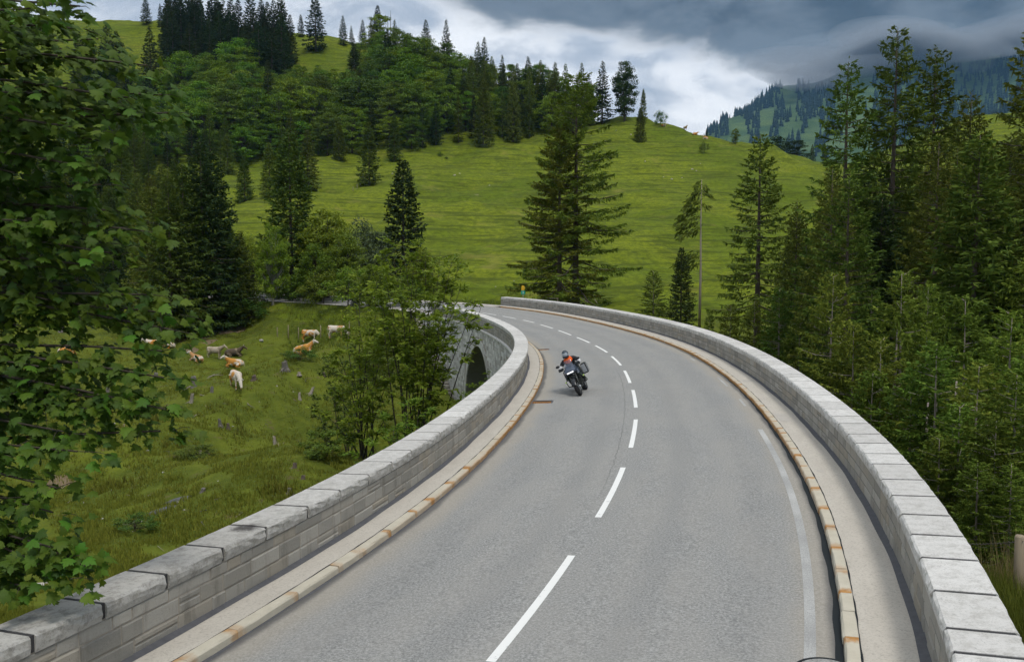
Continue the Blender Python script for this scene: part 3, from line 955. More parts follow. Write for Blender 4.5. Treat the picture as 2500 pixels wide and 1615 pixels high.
# ------------------------------------------------------------------ bridge below the deck
def viaduct():
    root = tag(empty('viaduct', tuple(RP(70, -5.1, -8))), 'curved granite viaduct with a round arch under the inner side of the road', 'bridge')
    L0 = np.array(root.location)
    def put(name, V, F, mat, **kw): return obj(name, np.asarray(V) - L0, F, mat, root, **kw)
    rr = random.Random(5)
    ARCH = [(69.6, 6.0, -7.6), (54.2, 6.0, -7.6), (38.8, 6.0, -7.6), (23.4, 6.0, -7.6)]
    OF = -5.095                                   # face plane of the inner side
    def soffit(s):
        for c, r, zs in ARCH:
            d = abs(s - c)
            if d < r: return zs + math.sqrt(r * r - d * d)
        return None
    S = np.unique(np.concatenate([np.arange(4, 95.01, 0.5)] + [c + r * np.sin(np.linspace(-1.5707, 1.5707, 41)) for c, r, _ in ARCH]))
    bot = lambda s: -12.5 if soffit(s) is None else soffit(s)
    for side in (-1, 1):
        o = side * 5.095 + (0.03 if side < 0 else 0)
        V, F = [], []
        for s in S:
            V += [RP(s, o, -0.1), RP(s, o, bot(s) - BANK * o)]
        for i in range(len(S) - 1):
            q = (2 * i, 2 * i + 1, 2 * i + 3, 2 * i + 2)
            F.append(q if side < 0 else q[::-1])
        put('spandrel_wall', V, F, M['mortar'])
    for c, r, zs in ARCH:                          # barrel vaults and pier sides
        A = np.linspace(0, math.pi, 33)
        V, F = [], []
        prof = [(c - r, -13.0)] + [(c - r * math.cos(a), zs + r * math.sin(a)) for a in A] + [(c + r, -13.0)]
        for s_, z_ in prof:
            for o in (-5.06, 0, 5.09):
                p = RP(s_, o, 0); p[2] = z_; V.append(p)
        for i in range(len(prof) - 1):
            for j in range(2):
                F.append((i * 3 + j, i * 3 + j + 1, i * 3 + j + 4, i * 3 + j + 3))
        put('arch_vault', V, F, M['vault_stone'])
    strip_dn = [(-3.8, -0.25), (3.8, -0.25)]
    # string course under the parapet
    V, F = [], []
    SS = np.linspace(30, 93, 130)
    for s in SS:
        for o, z in ((-5.07, -0.02), (-5.22, -0.045), (-5.235, -0.13), (-5.20, -0.19), (-5.07, -0.21)):
            V.append(RP(s, o, z))
    for i in range(len(SS) - 1):
        for j in range(4):
            F.append((i * 5 + j, i * 5 + j + 1, i * 5 + j + 6, i * 5 + j + 5))
    put('string_course', V, F, M['coping_granite'])
    # voussoirs of the arch in view
    for ci, (c, r, zs) in enumerate(ARCH[:2]):
        n = 31
        for k in range(n):
            a0, a1 = math.pi * k / n + .004, math.pi * (k + 1) / n - .004
            d = 0.55 if k % 2 else 0.62
            V = []
            for oo in (OF + 0.06, OF - 0.035 - rr.random() * 0.02):
                for rad, a in ((r, a0), (r, a1), (r + d, a1), (r + d, a0)):
                    p = RP(c - rad * math.cos(a), oo, 0); p[2] = zs + rad * math.sin(a); V.append(p)
            put('arch_stone', V, [(0, 1, 2, 3), (7, 6, 5, 4), (0, 4, 5, 1), (1, 5, 6, 2), (2, 6, 7, 3), (3, 7, 4, 0)], M['spandrel_granite'])
    # coursed spandrel blocks, their lower end following the raking stair of the abutment
    stair = lambda z: 92.6 + (z + 0.2) * 1.72
    bl = courses(50, 93, -9.6, -0.21 - BANK * 5.1 + 0.19, (0.24, 0.27, 0.3), (0.38, 0.5, 0.62, 0.75), rr, 0.04)
    keep = []
    for a, b, z0, z1 in bl:
        za = z0
        if b > stair(z0) - 0.3: b = stair(z0) - 0.3
        if b - a < 0.15: continue
        ok = True
        for c, r, zs in ARCH:
            m = 0.62
            for s_ in (a, (a + b) / 2, b):
                for z_ in (z0 - 0.19, z1 - 0.19):
                    d = math.hypot(s_ - c, max(0, z_ - zs)) if z_ > zs else abs(s_ - c)
                    if d < r + (m if z_ > zs else 0.05): ok = False
        if ok: keep.append((a, b, z0, z1))
    keep.sort(key=lambda b: abs(b[0] - 72) + (0 if b[3] > -6 else 8))
    mv, mf = [], []
    for k, (a, b, z0, z1) in enumerate(keep):
        V, F = block(a, b, z0, z1, OF, -1, rr, 0.05)
        if k < 230:
            put('spandrel_block', V, F, M['spandrel_granite'])
        else:
            n0 = len(mv); mv += V; mf += [tuple(i + n0 for i in f) for f in F]
    tag(put('spandrel_blocks', mv, mf, M['spandrel_granite']), kind='stuff')
    z = -0.35
    while z > -7.6:                                # stair of raking stones up the abutment
        s = stair(z)
        V = []
        for oo in (OF + 0.05, OF - 0.62 - rr.random() * .06):
            for s_, z_ in ((s - 0.55, z - 0.24), (s + 0.12, z - 0.24), (s + 0.12, z - 0.06), (s - 0.55, z - 0.06)):
                p = RP(s_, oo, 0); p[2] = z_ ; V.append(p)
        put('step', V, [(0, 1, 2, 3), (7, 6, 5, 4), (0, 4, 5, 1), (1, 5, 6, 2), (2, 6, 7, 3), (3, 7, 4, 0)], M['step_granite'])
        z -= 0.262
    return root
viaduct()

# ------------------------------------------------------------------ tree builders
def quads_from(base, d, wv, ln, wd):
    """diamond-shaped sprays: base points, unit directions, unit width vectors, lengths, widths"""
    n = len(base)
    m = base + d * (ln * 0.45)[:, None]
    V = np.stack([base, m + wv * (wd * 0.5)[:, None], base + d * ln[:, None], m - wv * (wd * 0.5)[:, None]], 1).reshape(-1, 3)
    F = np.arange(4 * n).reshape(n, 4)
    return V, F
def unit(a): return a / (np.linalg.norm(a, axis=1)[:, None] + 1e-9)

def trunk_mesh(H, r0, seed, limbs=None, bend=0.0, n=9, segs=10, top=0.99):
    """tapered trunk with root flare, plus limbs given as (start, mid, end, radius) arrays"""
    rr = np.random.default_rng(seed)
    mb = MB()
    pts, rad = [], []
    ph = rr.uniform(0, 6.28)
    for i in range(segs + 1):
        t = i / segs
        pts.append((bend * math.sin(t * 3 + ph) * t, bend * math.cos(t * 2.3 + ph) * t, H * t * top - 0.35 * (1 - t)))
        rad.append(max(0.012, r0 * (1 - t) ** 0.85 * (1 + 0.55 * math.exp(-t * 22))))
    mb.tube(pts, rad, n)
    if limbs is not None:
        for a, b, c, r in limbs:
            mb.tube([a, b, c], [r, r * 0.7, r * 0.25], 4, cap=False)
    return np.array(mb.v, np.float32), mb.f

def spruce(H, R, seed, whorl=0.45, per=6, twigs=30, cb=0.08, droop=0.5, tw=0.17, tl=1.0, hang=0.25, keep=1.0, r0=None, bare=0.0, shape=0.85, limbn=110):
    rr = np.random.default_rng(seed)
    zs, z = [], H * cb
    while z < H * 0.985:
        zs.append(z); t = z / H
        z += whorl * (1.0 - 0.45 * t) * rr.uniform(0.8, 1.2)
    bz, baz, bl, bt = [], [], [], []
    for i, z in enumerate(zs):
        t = (z - H * cb) / (H - H * cb)
        k = max(3, per + rr.integers(-1, 2) - (1 if t > .85 else 0))
        a0 = rr.uniform(0, 6.28)
        for j in range(k):
            if rr.random() > keep: continue
            if t < bare and rr.random() < 0.8: continue
            bz.append(z + rr.uniform(-.12, .12)); baz.append(a0 + j * 6.283 / k + rr.uniform(-.3, .3)); bt.append(t)
            L = R * ((1 - t) ** shape) * rr.uniform(0.6, 1.08) * (0.72 + 0.28 * min(1, t / 0.12)) + 0.18
            bl.append(L * (1.0 if t > 0.05 else 0.8))
    bz, baz, bl, bt = map(np.array, (bz, baz, bl, bt))
    nb = len(bz)
    slope = -0.10 + 0.75 * bt ** 1.3 + rr.uniform(-.1, .1, nb)
    dr = droop * (1 - bt) ** 0.6
    def bp(i, u):
        r = bl[i] * u
        zz = bz[i] + bl[i] * (slope[i] * u - dr[i] * (1.35 * u - 0.95 * u * u))
        return np.stack([np.cos(baz[i]) * r, np.sin(baz[i]) * r, zz], 1)
    cnt = np.maximum(5, (twigs * (bl / R) ** 0.8).astype(int))
    idx = np.repeat(np.arange(nb), cnt)
    n = len(idx)
    u = np.sqrt(rr.uniform(0.03, 1.0, n))
    side = rr.choice([-1, 1], n)
    base = bp(idx, u)
    er = np.stack([np.cos(baz[idx]), np.sin(baz[idx]), np.zeros(n)], 1)
    et = np.stack([-np.sin(baz[idx]), np.cos(baz[idx]), np.zeros(n)], 1)
    ph = rr.uniform(0.35, 1.35, n)
    dz = rr.uniform(-0.75, 0.12, n) + 0.45 * bt[idx]
    d = unit(er * np.cos(ph)[:, None] + et * (np.sin(ph) * side)[:, None] + np.array([0, 0, 1.0]) * dz[:, None])
    hg = rr.random(n) < hang * (1 - bt[idx] * 0.8)
    d = np.where(hg[:, None], unit(d * 0.35 + np.array([0, 0, -1.0])), d)
    ln = tl * rr.uniform(0.6, 1.15, n) * (0.22 + 0.30 * bl[idx] * (1.05 - u) + 0.12 * np.minimum(bl[idx], 2))
    ln = np.where(hg, tl * rr.uniform(0.25, 0.75, n), ln)
    wv = unit(np.cross(d, rr.normal(0, 1, (n, 3)) * np.array([.45, .45, 1.0]) + np.array([0, 0, .5])))
    wd = tw * rr.uniform(0.7, 1.3, n) * np.where(hg, 0.75, 1.0)
    V, F = quads_from(base, d, wv, ln, wd)
    # leader
    m = 26
    zt = H * (0.90 + 0.1 * rr.random(m)); az = rr.uniform(0, 6.28, m)
    b2 = np.stack([np.zeros(m), np.zeros(m), zt - 0.1], 1)
    d2 = unit(np.stack([np.cos(az) * .5, np.sin(az) * .5, np.full(m, .55)], 1))
    V2, F2 = quads_from(b2, d2, unit(np.cross(d2, rr.normal(0, 1, (m, 3)))), rr.uniform(.2, .5, m) * tl, np.full(m, tw * .6))
    V = np.concatenate([V, V2]); F = np.concatenate([F, F2 + len(V) - len(V2)])
    r0 = r0 or 0.012 * H + 0.04
    pick = rr.permutation(nb)[: min(nb, limbn)]
    limbs = []
    for i in pick:
        ii = np.array([i])
        limbs.append((bp(ii, np.array([0.02]))[0], bp(ii, np.array([.5]))[0], bp(ii, np.array([.92]))[0], 0.012 + 0.012 * bl[i]))
    return (V, F), trunk_mesh(H, r0, seed, limbs, bend=0.06)

def broadleaf(H, Wd, seed, clumps=55, leaves=110, size=0.34, zlo=0.18, flat=0.45, r0=None, top=1.0, lean=0.0, layered=True):
    rr = np.random.default_rng(seed)
    cs = []
    while len(cs) < clumps:
        p = rr.uniform(-1, 1, 3)
        r = np.linalg.norm(p)
        if r > 1 or r < 0.35: continue
        wz = 1 - 0.35 * max(0, p[2])
        q = np.array([p[0] * Wd / 2 * wz, p[1] * Wd / 2 * wz, H * (zlo + (1 - zlo) * (p[2] * .5 + .5) * .96)])
        cs.append(q)
    cs = np.array(cs)
    cr = rr.uniform(0.55, 1.2, clumps) * Wd * 0.15
    idx = np.repeat(np.arange(clumps), leaves)
    n = len(idx)
    g = rr.normal(0, 1, (n, 3)); g = unit(g) * (rr.random(n) ** 0.45)[:, None]
    g[:, 2] *= flat
    p = cs[idx] + g * cr[idx][:, None]
    out = unit((cs[idx] - np.array([0, 0, H * 0.45])) + g * cr[idx][:, None])
    d = unit(out * 0.8 + rr.normal(0, .55, (n, 3)) + np.array([0, 0, -0.25 if layered else 0.0]))
    nn = unit(np.array([0, 0, 1.0]) + rr.normal(0, .5, (n, 3)) + out * .35)
    wv = unit(np.cross(d, nn))
    ln = size * rr.uniform(.65, 1.35, n); wd = ln * rr.uniform(.45, .75, n)
    V, F = quads_from(p - d * (ln * .5)[:, None], d, wv, ln, wd)
    r0 = r0 or 0.016 * H + 0.03
    limbs = []
    for i in range(clumps):
        c = cs[i]
        z0 = max(H * zlo * 0.7, c[2] * rr.uniform(.45, .7))
        a = np.array([0, 0, z0]); b = a * .45 + c * .55 + np.array([0, 0, -.04 * H])
        limbs.append((a, b, c, 0.006 * H * rr.uniform(.5, 1)))
    return (V, F), trunk_mesh(H * 0.85, r0, seed, limbs, bend=0.12)

def proto(name, geo, leaf, bark):
    (V, F), (tv, tf) = geo
    return dict(name=name, crown=mesh(name + '_crown', V, F, M[leaf]), trunk=mesh(name + '_trunk', tv, tf, M[bark], smooth=True), H=float(V[:, 2].max()))

def plant(pr, name, loc, H, label, cat, group=None, wide=1.0, rot=None, leaf=None, tilt=(0, 0)):
    k = H / pr['H']
    o = empty(name, tuple(loc), (tilt[0], tilt[1], random.uniform(0, 6.28) if rot is None else rot))
    o.scale = (k * wide, k * wide, k)
    tag(o, label, cat, group)
    c = link('crown', pr['crown'], o)
    link('trunk', pr['trunk'], o)
    if leaf:
        c.material_slots[0].link = 'OBJECT'
        c.material_slots[0].material = M[leaf]
    return o

PR = {}
PR['grand'] = [proto('spruce', spruce(27, 8.4, 100 + i, 0.90, 6, 185, 0.06, 0.42, 0.145, 0.9, 0.58, keep=0.82, shape=0.62, r0=.42), 'spruce_olive', 'spruce_bark') for i in range(2)]
PR['tall'] = [proto('spruce', spruce(27, 5.2, 110 + i, 0.72, 6, 84, 0.14, 0.48, 0.16, 0.9, 0.5, keep=0.84, shape=0.68), 'spruce_needles', 'spruce_bark') for i in range(3)]
PR['full'] = [proto('spruce', spruce(18, 4.6, 120 + i, 0.42, 7, 60, 0.03, 0.42, 0.15, 0.95, 0.25, shape=0.78), 'spruce_needles', 'spruce_bark') for i in range(2)]
PR['young'] = [proto('spruce', spruce(11, 2.3, 130 + i, 0.40, 6, 95, 0.24, 0.42, 0.075, 0.62, 0.34, keep=0.85, shape=0.65, r0=.12, limbn=26), 'young_spruce', 'pale_bark') for i in range(3)]
PR['far'] = [proto('spruce', spruce(22, 4.4, 140 + i, 0.8, 7, 34, 0.05, 0.42, 0.32, 1.1, 0.25, shape=0.8, keep=.95), 'spruce_dark', 'spruce_bark') for i in range(4)]
PR['meadow'] = [proto('spruce', spruce(16, 4.2, 150 + i, 0.5, 7, 44, 0.01, 0.32, 0.24, 1.0, 0.2, shape=0.72), 'spruce_needles', 'spruce_bark') for i in range(3)]
PR['beech'] = [proto('beech', broadleaf(20, 14.5, 160 + i, 88, 120, 0.50, 0.05, 0.32), 'beech_leaves', 'shrub_bark') for i in range(4)]
PR['ash'] = [proto('ash', broadleaf(13, 7.0, 170 + i, 120, 110, 0.30, 0.06, 0.6), 'bright_leaves', 'shrub_bark') for i in range(2)]
PR['willow'] = [proto('willow', broadleaf(10, 8, 180, 90, 110, 0.27, 0.05, 0.8), 'willow_leaves', 'shrub_bark')]
PR['bush'] = [proto('bush', broadleaf(3.2, 3.6, 190 + i, 34, 90, 0.15, 0.04, 0.7, r0=.05), 'bush_leaves', 'shrub_bark') for i in range(3)]

def by_px(pr, name, u, vb, vt, label, cat='tree', group=None, dist=None, wide=1.0, leaf=None, rot=None, utop=None):
    """stand a tree on the ground at the survey point (u, vb), tall enough to reach vt"""
    p = hit(u, vb) if dist is None else at(u, vb, dist)
    if dist is not None: p[2] = gz(p[0], p[1])
    top = at(u, vt, p[1])
    H = max(0.6, top[2] - p[2])
    return plant(pr, name, p - np.array([0, 0, 0.1]), H, label, cat, group, wide, rot, leaf)
# ------------------------------------------------------------------ trees: landmarks
pick = lambda k, i=0: PR[k][i % len(PR[k])]
G_MEAD = 'spruces standing loose on the hillside meadow'
by_px(pick('grand', 0), 'spruce_tree', 1405, 738, 172, 'tallest spruce beside the far end of the right parapet, with drooping olive branches', dist=105, rot=1.2)
by_px(pick('grand', 1), 'spruce_tree', 1366, 736, 300, 'shorter thin spruce crowded against the left of the tallest one by the parapet', dist=104, wide=1.0, rot=2.9)
by_px(pick('young', 0), 'spruce_tree', 1594, 790, 655, 'small young spruce behind the right parapet, left of a darker pointed one', dist=86, wide=1.35, leaf='spruce_needles')
by_px(pick('full', 1), 'spruce_tree', 1662, 800, 598, 'small dark pointed spruce behind the right parapet below the lopsided thin trunk', dist=84, wide=0.85, leaf='spruce_dark')
by_px(pick('tall', 1), 'spruce_tree', 1846, 900, 322, 'single broad spruce in front of the meadow, left of the tall right-hand group', dist=76, wide=1.15)
by_px(pick('tall', 2), 'spruce_tree', 1936, 900, 480, 'smaller spruce tucked between the broad one and the tall right-hand group', dist=70, wide=0.9)
G_TALL = 'tall spruces on the right'
by_px(pick('tall', 0), 'spruce_tree', 2048, 1000, 133, 'leftmost of the three tall spruce tops against the mountain', group=G_TALL, dist=62)
by_px(pick('tall', 1), 'spruce_tree', 2160, 1000, 60, 'highest of the three tall spruce tops against the mountain', group=G_TALL, dist=63, rot=.5)
by_px(pick('tall', 2), 'spruce_tree', 2255, 1000, 102, 'rightmost of the three tall spruce tops against the mountain', group=G_TALL, dist=66, rot=3.3)
by_px(pick('tall', 0), 'spruce_tree', 2490, 1000, 40, 'tall spruce with a bare pale trunk at the right edge of the picture', group=G_TALL, dist=46, rot=4.0, wide=.9)
by_px(pick('tall', 2), 'spruce_tree', 2341, 1000, 215, 'lower spruce between the three tall tops and the right edge', group=G_TALL, dist=70)
by_px(pick('full', 0), 'spruce_tree', 500, 838, 335, 'large dark spruce at the back of the cow pasture, left of a matching pair', dist=106, wide=1.0, rot=.3, leaf='spruce_dark')
by_px(pick('full', 1), 'spruce_tree', 527, 836, 362, 'large dark spruce at the back of the cow pasture, right one of a pair', dist=109, wide=0.95, rot=2.3, leaf='spruce_dark')
by_px(pick('full', 0), 'spruce_tree', 714, 772, 312, 'large brownish spruce behind the standing cow, beside the bright green trees', dist=119, wide=1.05, rot=4.1, leaf='spruce_needles')
by_px(pick('meadow', 0), 'spruce_tree', 986, 690, 386, 'neat cone-shaped spruce rising behind the bushes at the bridge end', dist=140, wide=1.0, rot=2, leaf='spruce_dark')
for i, (u, vb, vt, w) in enumerate(((598, 493, 377, 1.0), (556, 425, 325, 1.0), (659, 482, 346, .9), (753, 461, 315, .95), (902, 451, 294, .9), (828, 393, 294, .9), (963, 393, 278, .8),
                                    (1180, 359, 189, .75), (1253, 348, 199, .75), (1563, 347, 262, .95), (1570, 300, 215, .6), (700, 470, 330, .9), (505, 470, 380, .9))):
    lb = ('lowest small spruce on the left of the meadow', 'small spruce at the left rim of the meadow below the beeches', 'slim spruce on the left meadow, second from its lowest neighbour',
          'spruce on the meadow just left of the open grass', 'dense rounded spruce standing alone in the open meadow below the wood', 'small spruce at the foot of the wood, upper left of the dense rounded one',
          'small bright spruce at the foot of the wood, upper right of the dense rounded one', 'pale tall spruce at the edge of the wood above the meadow, left of its twin',
          'pale tall spruce at the edge of the wood above the meadow, right of its twin', 'bushy little spruce below the ridge by the gap in the wood', 'ragged spruce top on the ridge above the bushy little spruce',
          'spruce in the knot of dark trees above the large brownish spruce', 'half hidden spruce at the far left of the meadow')[i]
    by_px(pick('meadow', i), 'spruce_tree', u, vb, vt, lb, group=G_MEAD, wide=w)
by_px(pick('bush', 0), 'juniper_bush', 1720, 374, 341, 'round dark bush alone on the upper right of the meadow', 'bush', leaf='spruce_needles', wide=.8)
# ridge and skyline
for u, vb, vt, k, w, lb in (
    (1470, 303, 147, 'far', .8, 'slender spruce on the ridge at the right end of the wood'),
    (1612, 307, 267, 'bush', .8, 'small leaning bush on the ridge beside the grazing cattle'),
    (1725, 336, 312, 'far', .9, 'tiny spruce on the ridge right of the cattle'),
    (1795, 356, 312, 'beech', .7, 'small broad tree on the ridge before the far mountain'),
    (771, 128, -12, 'far', 1.05, 'tallest dark spruce on the skyline above the grassy gap'),
    (735, 92, 35, 'far', .9, 'small spruce on the skyline left of the tallest one'),
    (838, 113, 37, 'far', .8, 'slim spruce on the skyline right of the grassy gap'), (858, 113, 62, 'far', .7, 'little spruce on the skyline close to a slim one'),
    (886, 120, 47, 'far', .8, 'spruce on the skyline left of the two bare poles'), (923, 125, 12, 'far', .85, 'tall spruce on the skyline next to the two bare poles'),
    (1040, 160, 47, 'far', .8, 'flat-topped pine rising from the leafy skyline'), (1090, 165, 46, 'far', .6, 'crooked dark spruce rising from the leafy skyline'),
    (357, 62, -8, 'far', 1.0, 'dark spruce alone on the grassy skyline at upper left'), (392, 66, 8, 'far', .7, 'narrow spruce beside the one on the upper left skyline'),
    (640, 110, -5, 'far', .9, 'spruce at the right side of the dark upper left stand'), (690, 115, 5, 'far', .8, 'outermost spruce of the dark upper left stand')):
    nm = 'spruce_tree' if k == 'far' else ('bush' if k == 'bush' else 'broadleaf_tree')
    by_px(pick(k, int(u)), nm, u, vb, vt, lb, cat='tree' if k != 'bush' else 'bush', group='trees on the skyline', wide=w * (1.35 if k == 'far' else 1))
by_px(pick('ash', 0), 'broadleaf_tree', 1525, 300, 145, 'airy tall tree on the ridge beside the slender spruce', group='trees on the skyline', wide=.75, leaf='spruce_dark')
for u, vt in ((947, 40), (954, 26)):                       # two dead poles
    p = hit(u, 120)
    m = MB(); h = at(u, vt, p[1])[2] - p[2]
    m.tube([(0, 0, -.3), (.05, 0, h * .5), (0.1, 0, h)], [.28, .2, .06], 6)
    r_ = random.Random(u)
    for k in range(9):
        z = h * r_.uniform(.35, .95); a = r_.uniform(0, 6.28); L = r_.uniform(.6, 1.8)
        m.tube([(.05, 0, z), (math.cos(a) * L, math.sin(a) * L, z - .2)], [.05, .015], 4)
    t_ = m.build('dead_tree', M['grey_wood']); t_.location = p
    tag(t_, 'bare dead pole on the skyline, the %s of two' % ('shorter' if vt > 30 else 'taller'), 'tree')
# mixed wood on the hillside
rs = random.Random(99)
LOW = [(-250, 430), (250, 425), (380, 420), (520, 410), (700, 395), (800, 383), (950, 368), (1100, 358), (1250, 342), (1330, 333), (1400, 325), (1450, 305)]
TOP = [(-250, 150), (330, 150), (400, 85), (700, 120), (800, 150), (900, 140), (1050, 195), (1200, 240), (1300, 270), (1420, 302), (1450, 304)]
lowv = lambda u: float(np.interp(u, [a for a, _ in LOW], [b for _, b in LOW]))
topv = lambda u: float(np.interp(u, [a for a, _ in TOP], [b for _, b in TOP]))
placed = []
def far_enough(p, r):
    for q, rq in placed:
        if (q[0] - p[0]) ** 2 + (q[1] - p[1]) ** 2 < (0.5 * (r + rq)) ** 2: return False
    return True
nbeech = nspr = 0
def lab(what, u, f):
    row = 'on the crest' if f < .22 else 'at the foot' if f > .78 else 'halfway up' if f > .45 else 'below the crest'
    side = 'behind the maple' if u < 430 else 'left of the grassy gap' if u < 700 else 'under the grassy gap' if u < 880 else 'in the middle' if u < 1130 else 'towards the ridge end'
    return '%s %s of the hillside wood, %s' % (what, row, side)
tries = 0
while tries < 12000 and (nbeech < 230 or nspr < 190):
    tries += 1
    u = rs.uniform(190, 1450)
    lo, hi = lowv(u), topv(u)
    v = rs.uniform(hi, lo)
    if 712 < u < 862 and v < 205: continue                                       # the grassy gap
    if u < 410 and v < 225: continue                        # upper left meadow
    f = (v - hi) / max(1, lo - hi)
    dark = u < 720 and f < 0.32 + 0.12 * rs.random()
    spr = dark or (u > 1130 and rs.random() < 0.6) or (f > 0.93 and rs.random() < 0.4) or rs.random() < 0.06
    if u < 330: spr = rs.random() < .75
    p = hit(u, v)
    r = (3.5 if dark else 4.8) if spr else 7.0
    if not far_enough(p, r): continue
    if (spr and nspr >= 190) or (not spr and nbeech >= 230): continue
    placed.append((p, r))
    if spr:
        nspr += 1
        H = rs.uniform(16, 25) if not dark else rs.uniform(14, 30)
        if f > .85: H *= .7
        plant(pick('far', rs.randrange(4)), 'spruce_tree', p, H, ('tall dark spruce in the crest stand left of the grassy gap' if dark else lab('dark pointed spruce', u, f)), 'tree',
              'spruces of the upper left stand' if dark else 'spruces in the hillside wood', wide=rs.uniform(.95, 1.3) if dark else rs.uniform(.75, 1.05), leaf=None if rs.random() < .4 or dark else 'spruce_needles')
    else:
        nbeech += 1
        H = rs.uniform(14, 22) * (1.0 if f < .9 else .75)
        if 660 < u < 900 and v < 330: H = min(H, 8 + max(0, v - 215) * .12)
        if u < 430 and v < 330: H = min(H, 9)
        plant(pick('beech', rs.randrange(4)), 'beech_tree', p, H, lab('leafy beech', u, f), 'tree', 'beeches in the hillside wood',
              wide=rs.uniform(.9, 1.2), leaf='bush_leaves' if rs.random() < .25 else None)
# wood behind the pasture on the left, mostly seen through the maple
for i in range(62):
    u = rs.uniform(-60, 470) if i < 34 else rs.uniform(-330, 200); v = rs.uniform(560, 790) if i < 34 else rs.uniform(300, 560)
    p = hit(u, v)
    if not far_enough(p, 3.6): continue
    placed.append((p, 3.6))
    plant(pick('full' if i % 3 else 'far', i), 'spruce_tree', p, rs.uniform(13, 21), 'spruce in the dark wood behind the maple, %s' % ('beside the pasture' if v > 560 else 'up the slope'), 'tree', 'spruces behind the maple', wide=rs.uniform(.85, 1.1), leaf='spruce_dark' if i % 2 else None)
for i, (u, v, vt) in enumerate(((420, 828, 420), (455, 818, 395), (560, 800, 530), (380, 815, 450), (590, 790, 560), (330, 470, 300), (300, 520, 330), (365, 500, 345), (430, 520, 380), (250, 560, 360), (400, 600, 400), (340, 640, 420), (280, 700, 450))):
    by_px(pick('full', i), 'spruce_tree', u, v, vt, 'spruce at the right edge of the dark wood behind the maple', group='spruces behind the maple')
# broadleaf group at the bridge end and behind the cows
for i, (k, u, vb, vt, d, w, lf, lb) in enumerate((
    ('ash', 800, 745, 505, 117, 1.1, None, 'bright green tree right of the large brownish spruce'),
    ('ash', 770, 750, 590, 108, 1.1, None, 'low bright green tree before the large brownish spruce'),
    ('ash', 845, 742, 560, 112, 1.1, None, 'lower bright green tree left of the grey-green willow'),
    ('willow', 895, 715, 522, 138, .95, None, 'hazy grey-green willow behind the bright trees'),
    ('ash', 668, 812, 540, 110, .7, 'rowan_leaves', 'slender birch with a pale trunk behind the standing cow'),
    ('willow', 620, 760, 560, 128, 1.0, 'rowan_leaves', 'yellowish thicket between the dark spruces and the birch'),
    ('ash', 570, 775, 600, 120, .8, 'bush_leaves', 'dark leafy tree right of the pair of pasture spruces'),
    ('ash', 905, 800, 640, 96, .9, None, 'leafy tree with bright top just left of the rowans'),
    ('ash', 1030, 730, 600, 124, .8, 'rowan_leaves', 'small tree at the roadside behind the rowans'),
    ('bush', 640, 790, 715, 112, 1.1, 'spruce_dark', 'low dark bush left of the birch trunk'),
    ('bush', 715, 800, 705, 112, 1.3, 'spruce_dark', 'low dark bush right of the birch trunk'),
    ('bush', 755, 780, 690, 116, 1.3, 'spruce_dark', 'low dark bush above the standing cow'),
    ('bush', 600, 775, 700, 118, 1.1, None, 'low leafy bush between the dark spruces and the birch'),
    ('full', 868, 815, 690, 100, 1.0, 'spruce_dark', 'small dark spruce right of the standing cow'))):
    nm = {'ash': 'broadleaf_tree', 'willow': 'willow_tree', 'bush': 'bush', 'full': 'spruce_tree'}[k]
    if lb.startswith('slender birch'): nm = 'birch_tree'
    o = by_px(pick(k, i), nm, u, vb, vt, lb, 'bush' if k == 'bush' else 'tree', dist=d, wide=w, leaf=lf)
    if nm == 'birch_tree':
        tr = [c for c in o.children if c.name.startswith('trunk')][0]
        tr.material_slots[0].link = 'OBJECT'; tr.material_slots[0].material = M['birch_bark']
for i, (u, v, d, H, lb) in enumerate(((600, 770, 108, 4.2, 'bush under the road bank left of the birch trunk'), (790, 760, 106, 4.5, 'bush under the road bank right of the large brownish spruce'), (850, 780, 100, 5.0, 'round bush on the bank behind the half hidden cow'),
    (930, 770, 98, 5.0, 'round bush on the bank between two rowan clumps'), (560, 780, 110, 4.0, 'bush at the foot of the pair of pasture spruces'), (740, 755, 112, 4.0, 'bush below the road between the birch and the bright trees'), (980, 760, 100, 4.0, 'bush at the end of the left parapet'))):
    p = at(u, v, d); p[2] = gz(p[0], p[1]) - .1
    plant(pick('bush', i), 'bush', p, H, lb, 'bush', wide=1.15, leaf='bright_leaves' if i in (1, 2) else None)
# right-hand forest: younger spruces before the tall ones
FR = ((2028, 660, 36, .9), (2199, 652, 33, 1.0), (2258, 683, 37, .9), (2351, 716, 31, 1.1), (2460, 748, 27, 1.1), (2120, 700, 42, 1.0), (2310, 640, 44, 1.0), (2420, 660, 40, 1.1), (1985, 720, 48, 1.0), (2080, 780, 34, 1.1),
      (2150, 820, 31, 1.2), (2290, 830, 26, 1.2), (2390, 880, 24, 1.3), (2480, 900, 21, 1.3), (2230, 900, 27, 1.2), (1900, 700, 62, 1.1), (1840, 730, 66, 1.1), (1780, 740, 72, 1.1), (1950, 780, 46, 1.2), (2030, 850, 36, 1.2),
      (2440, 1010, 20.5, 1.3), (2350, 980, 22.5, 1.3), (2500, 620, 38, 1.1), (1730, 760, 80, 1.0), (2130, 900, 30, 1.2), (2540, 800, 24, 1.2), (2400, 1120, 19, 1.3), (2300, 1060, 22, 1.3), (2480, 1130, 18.5, 1.2))
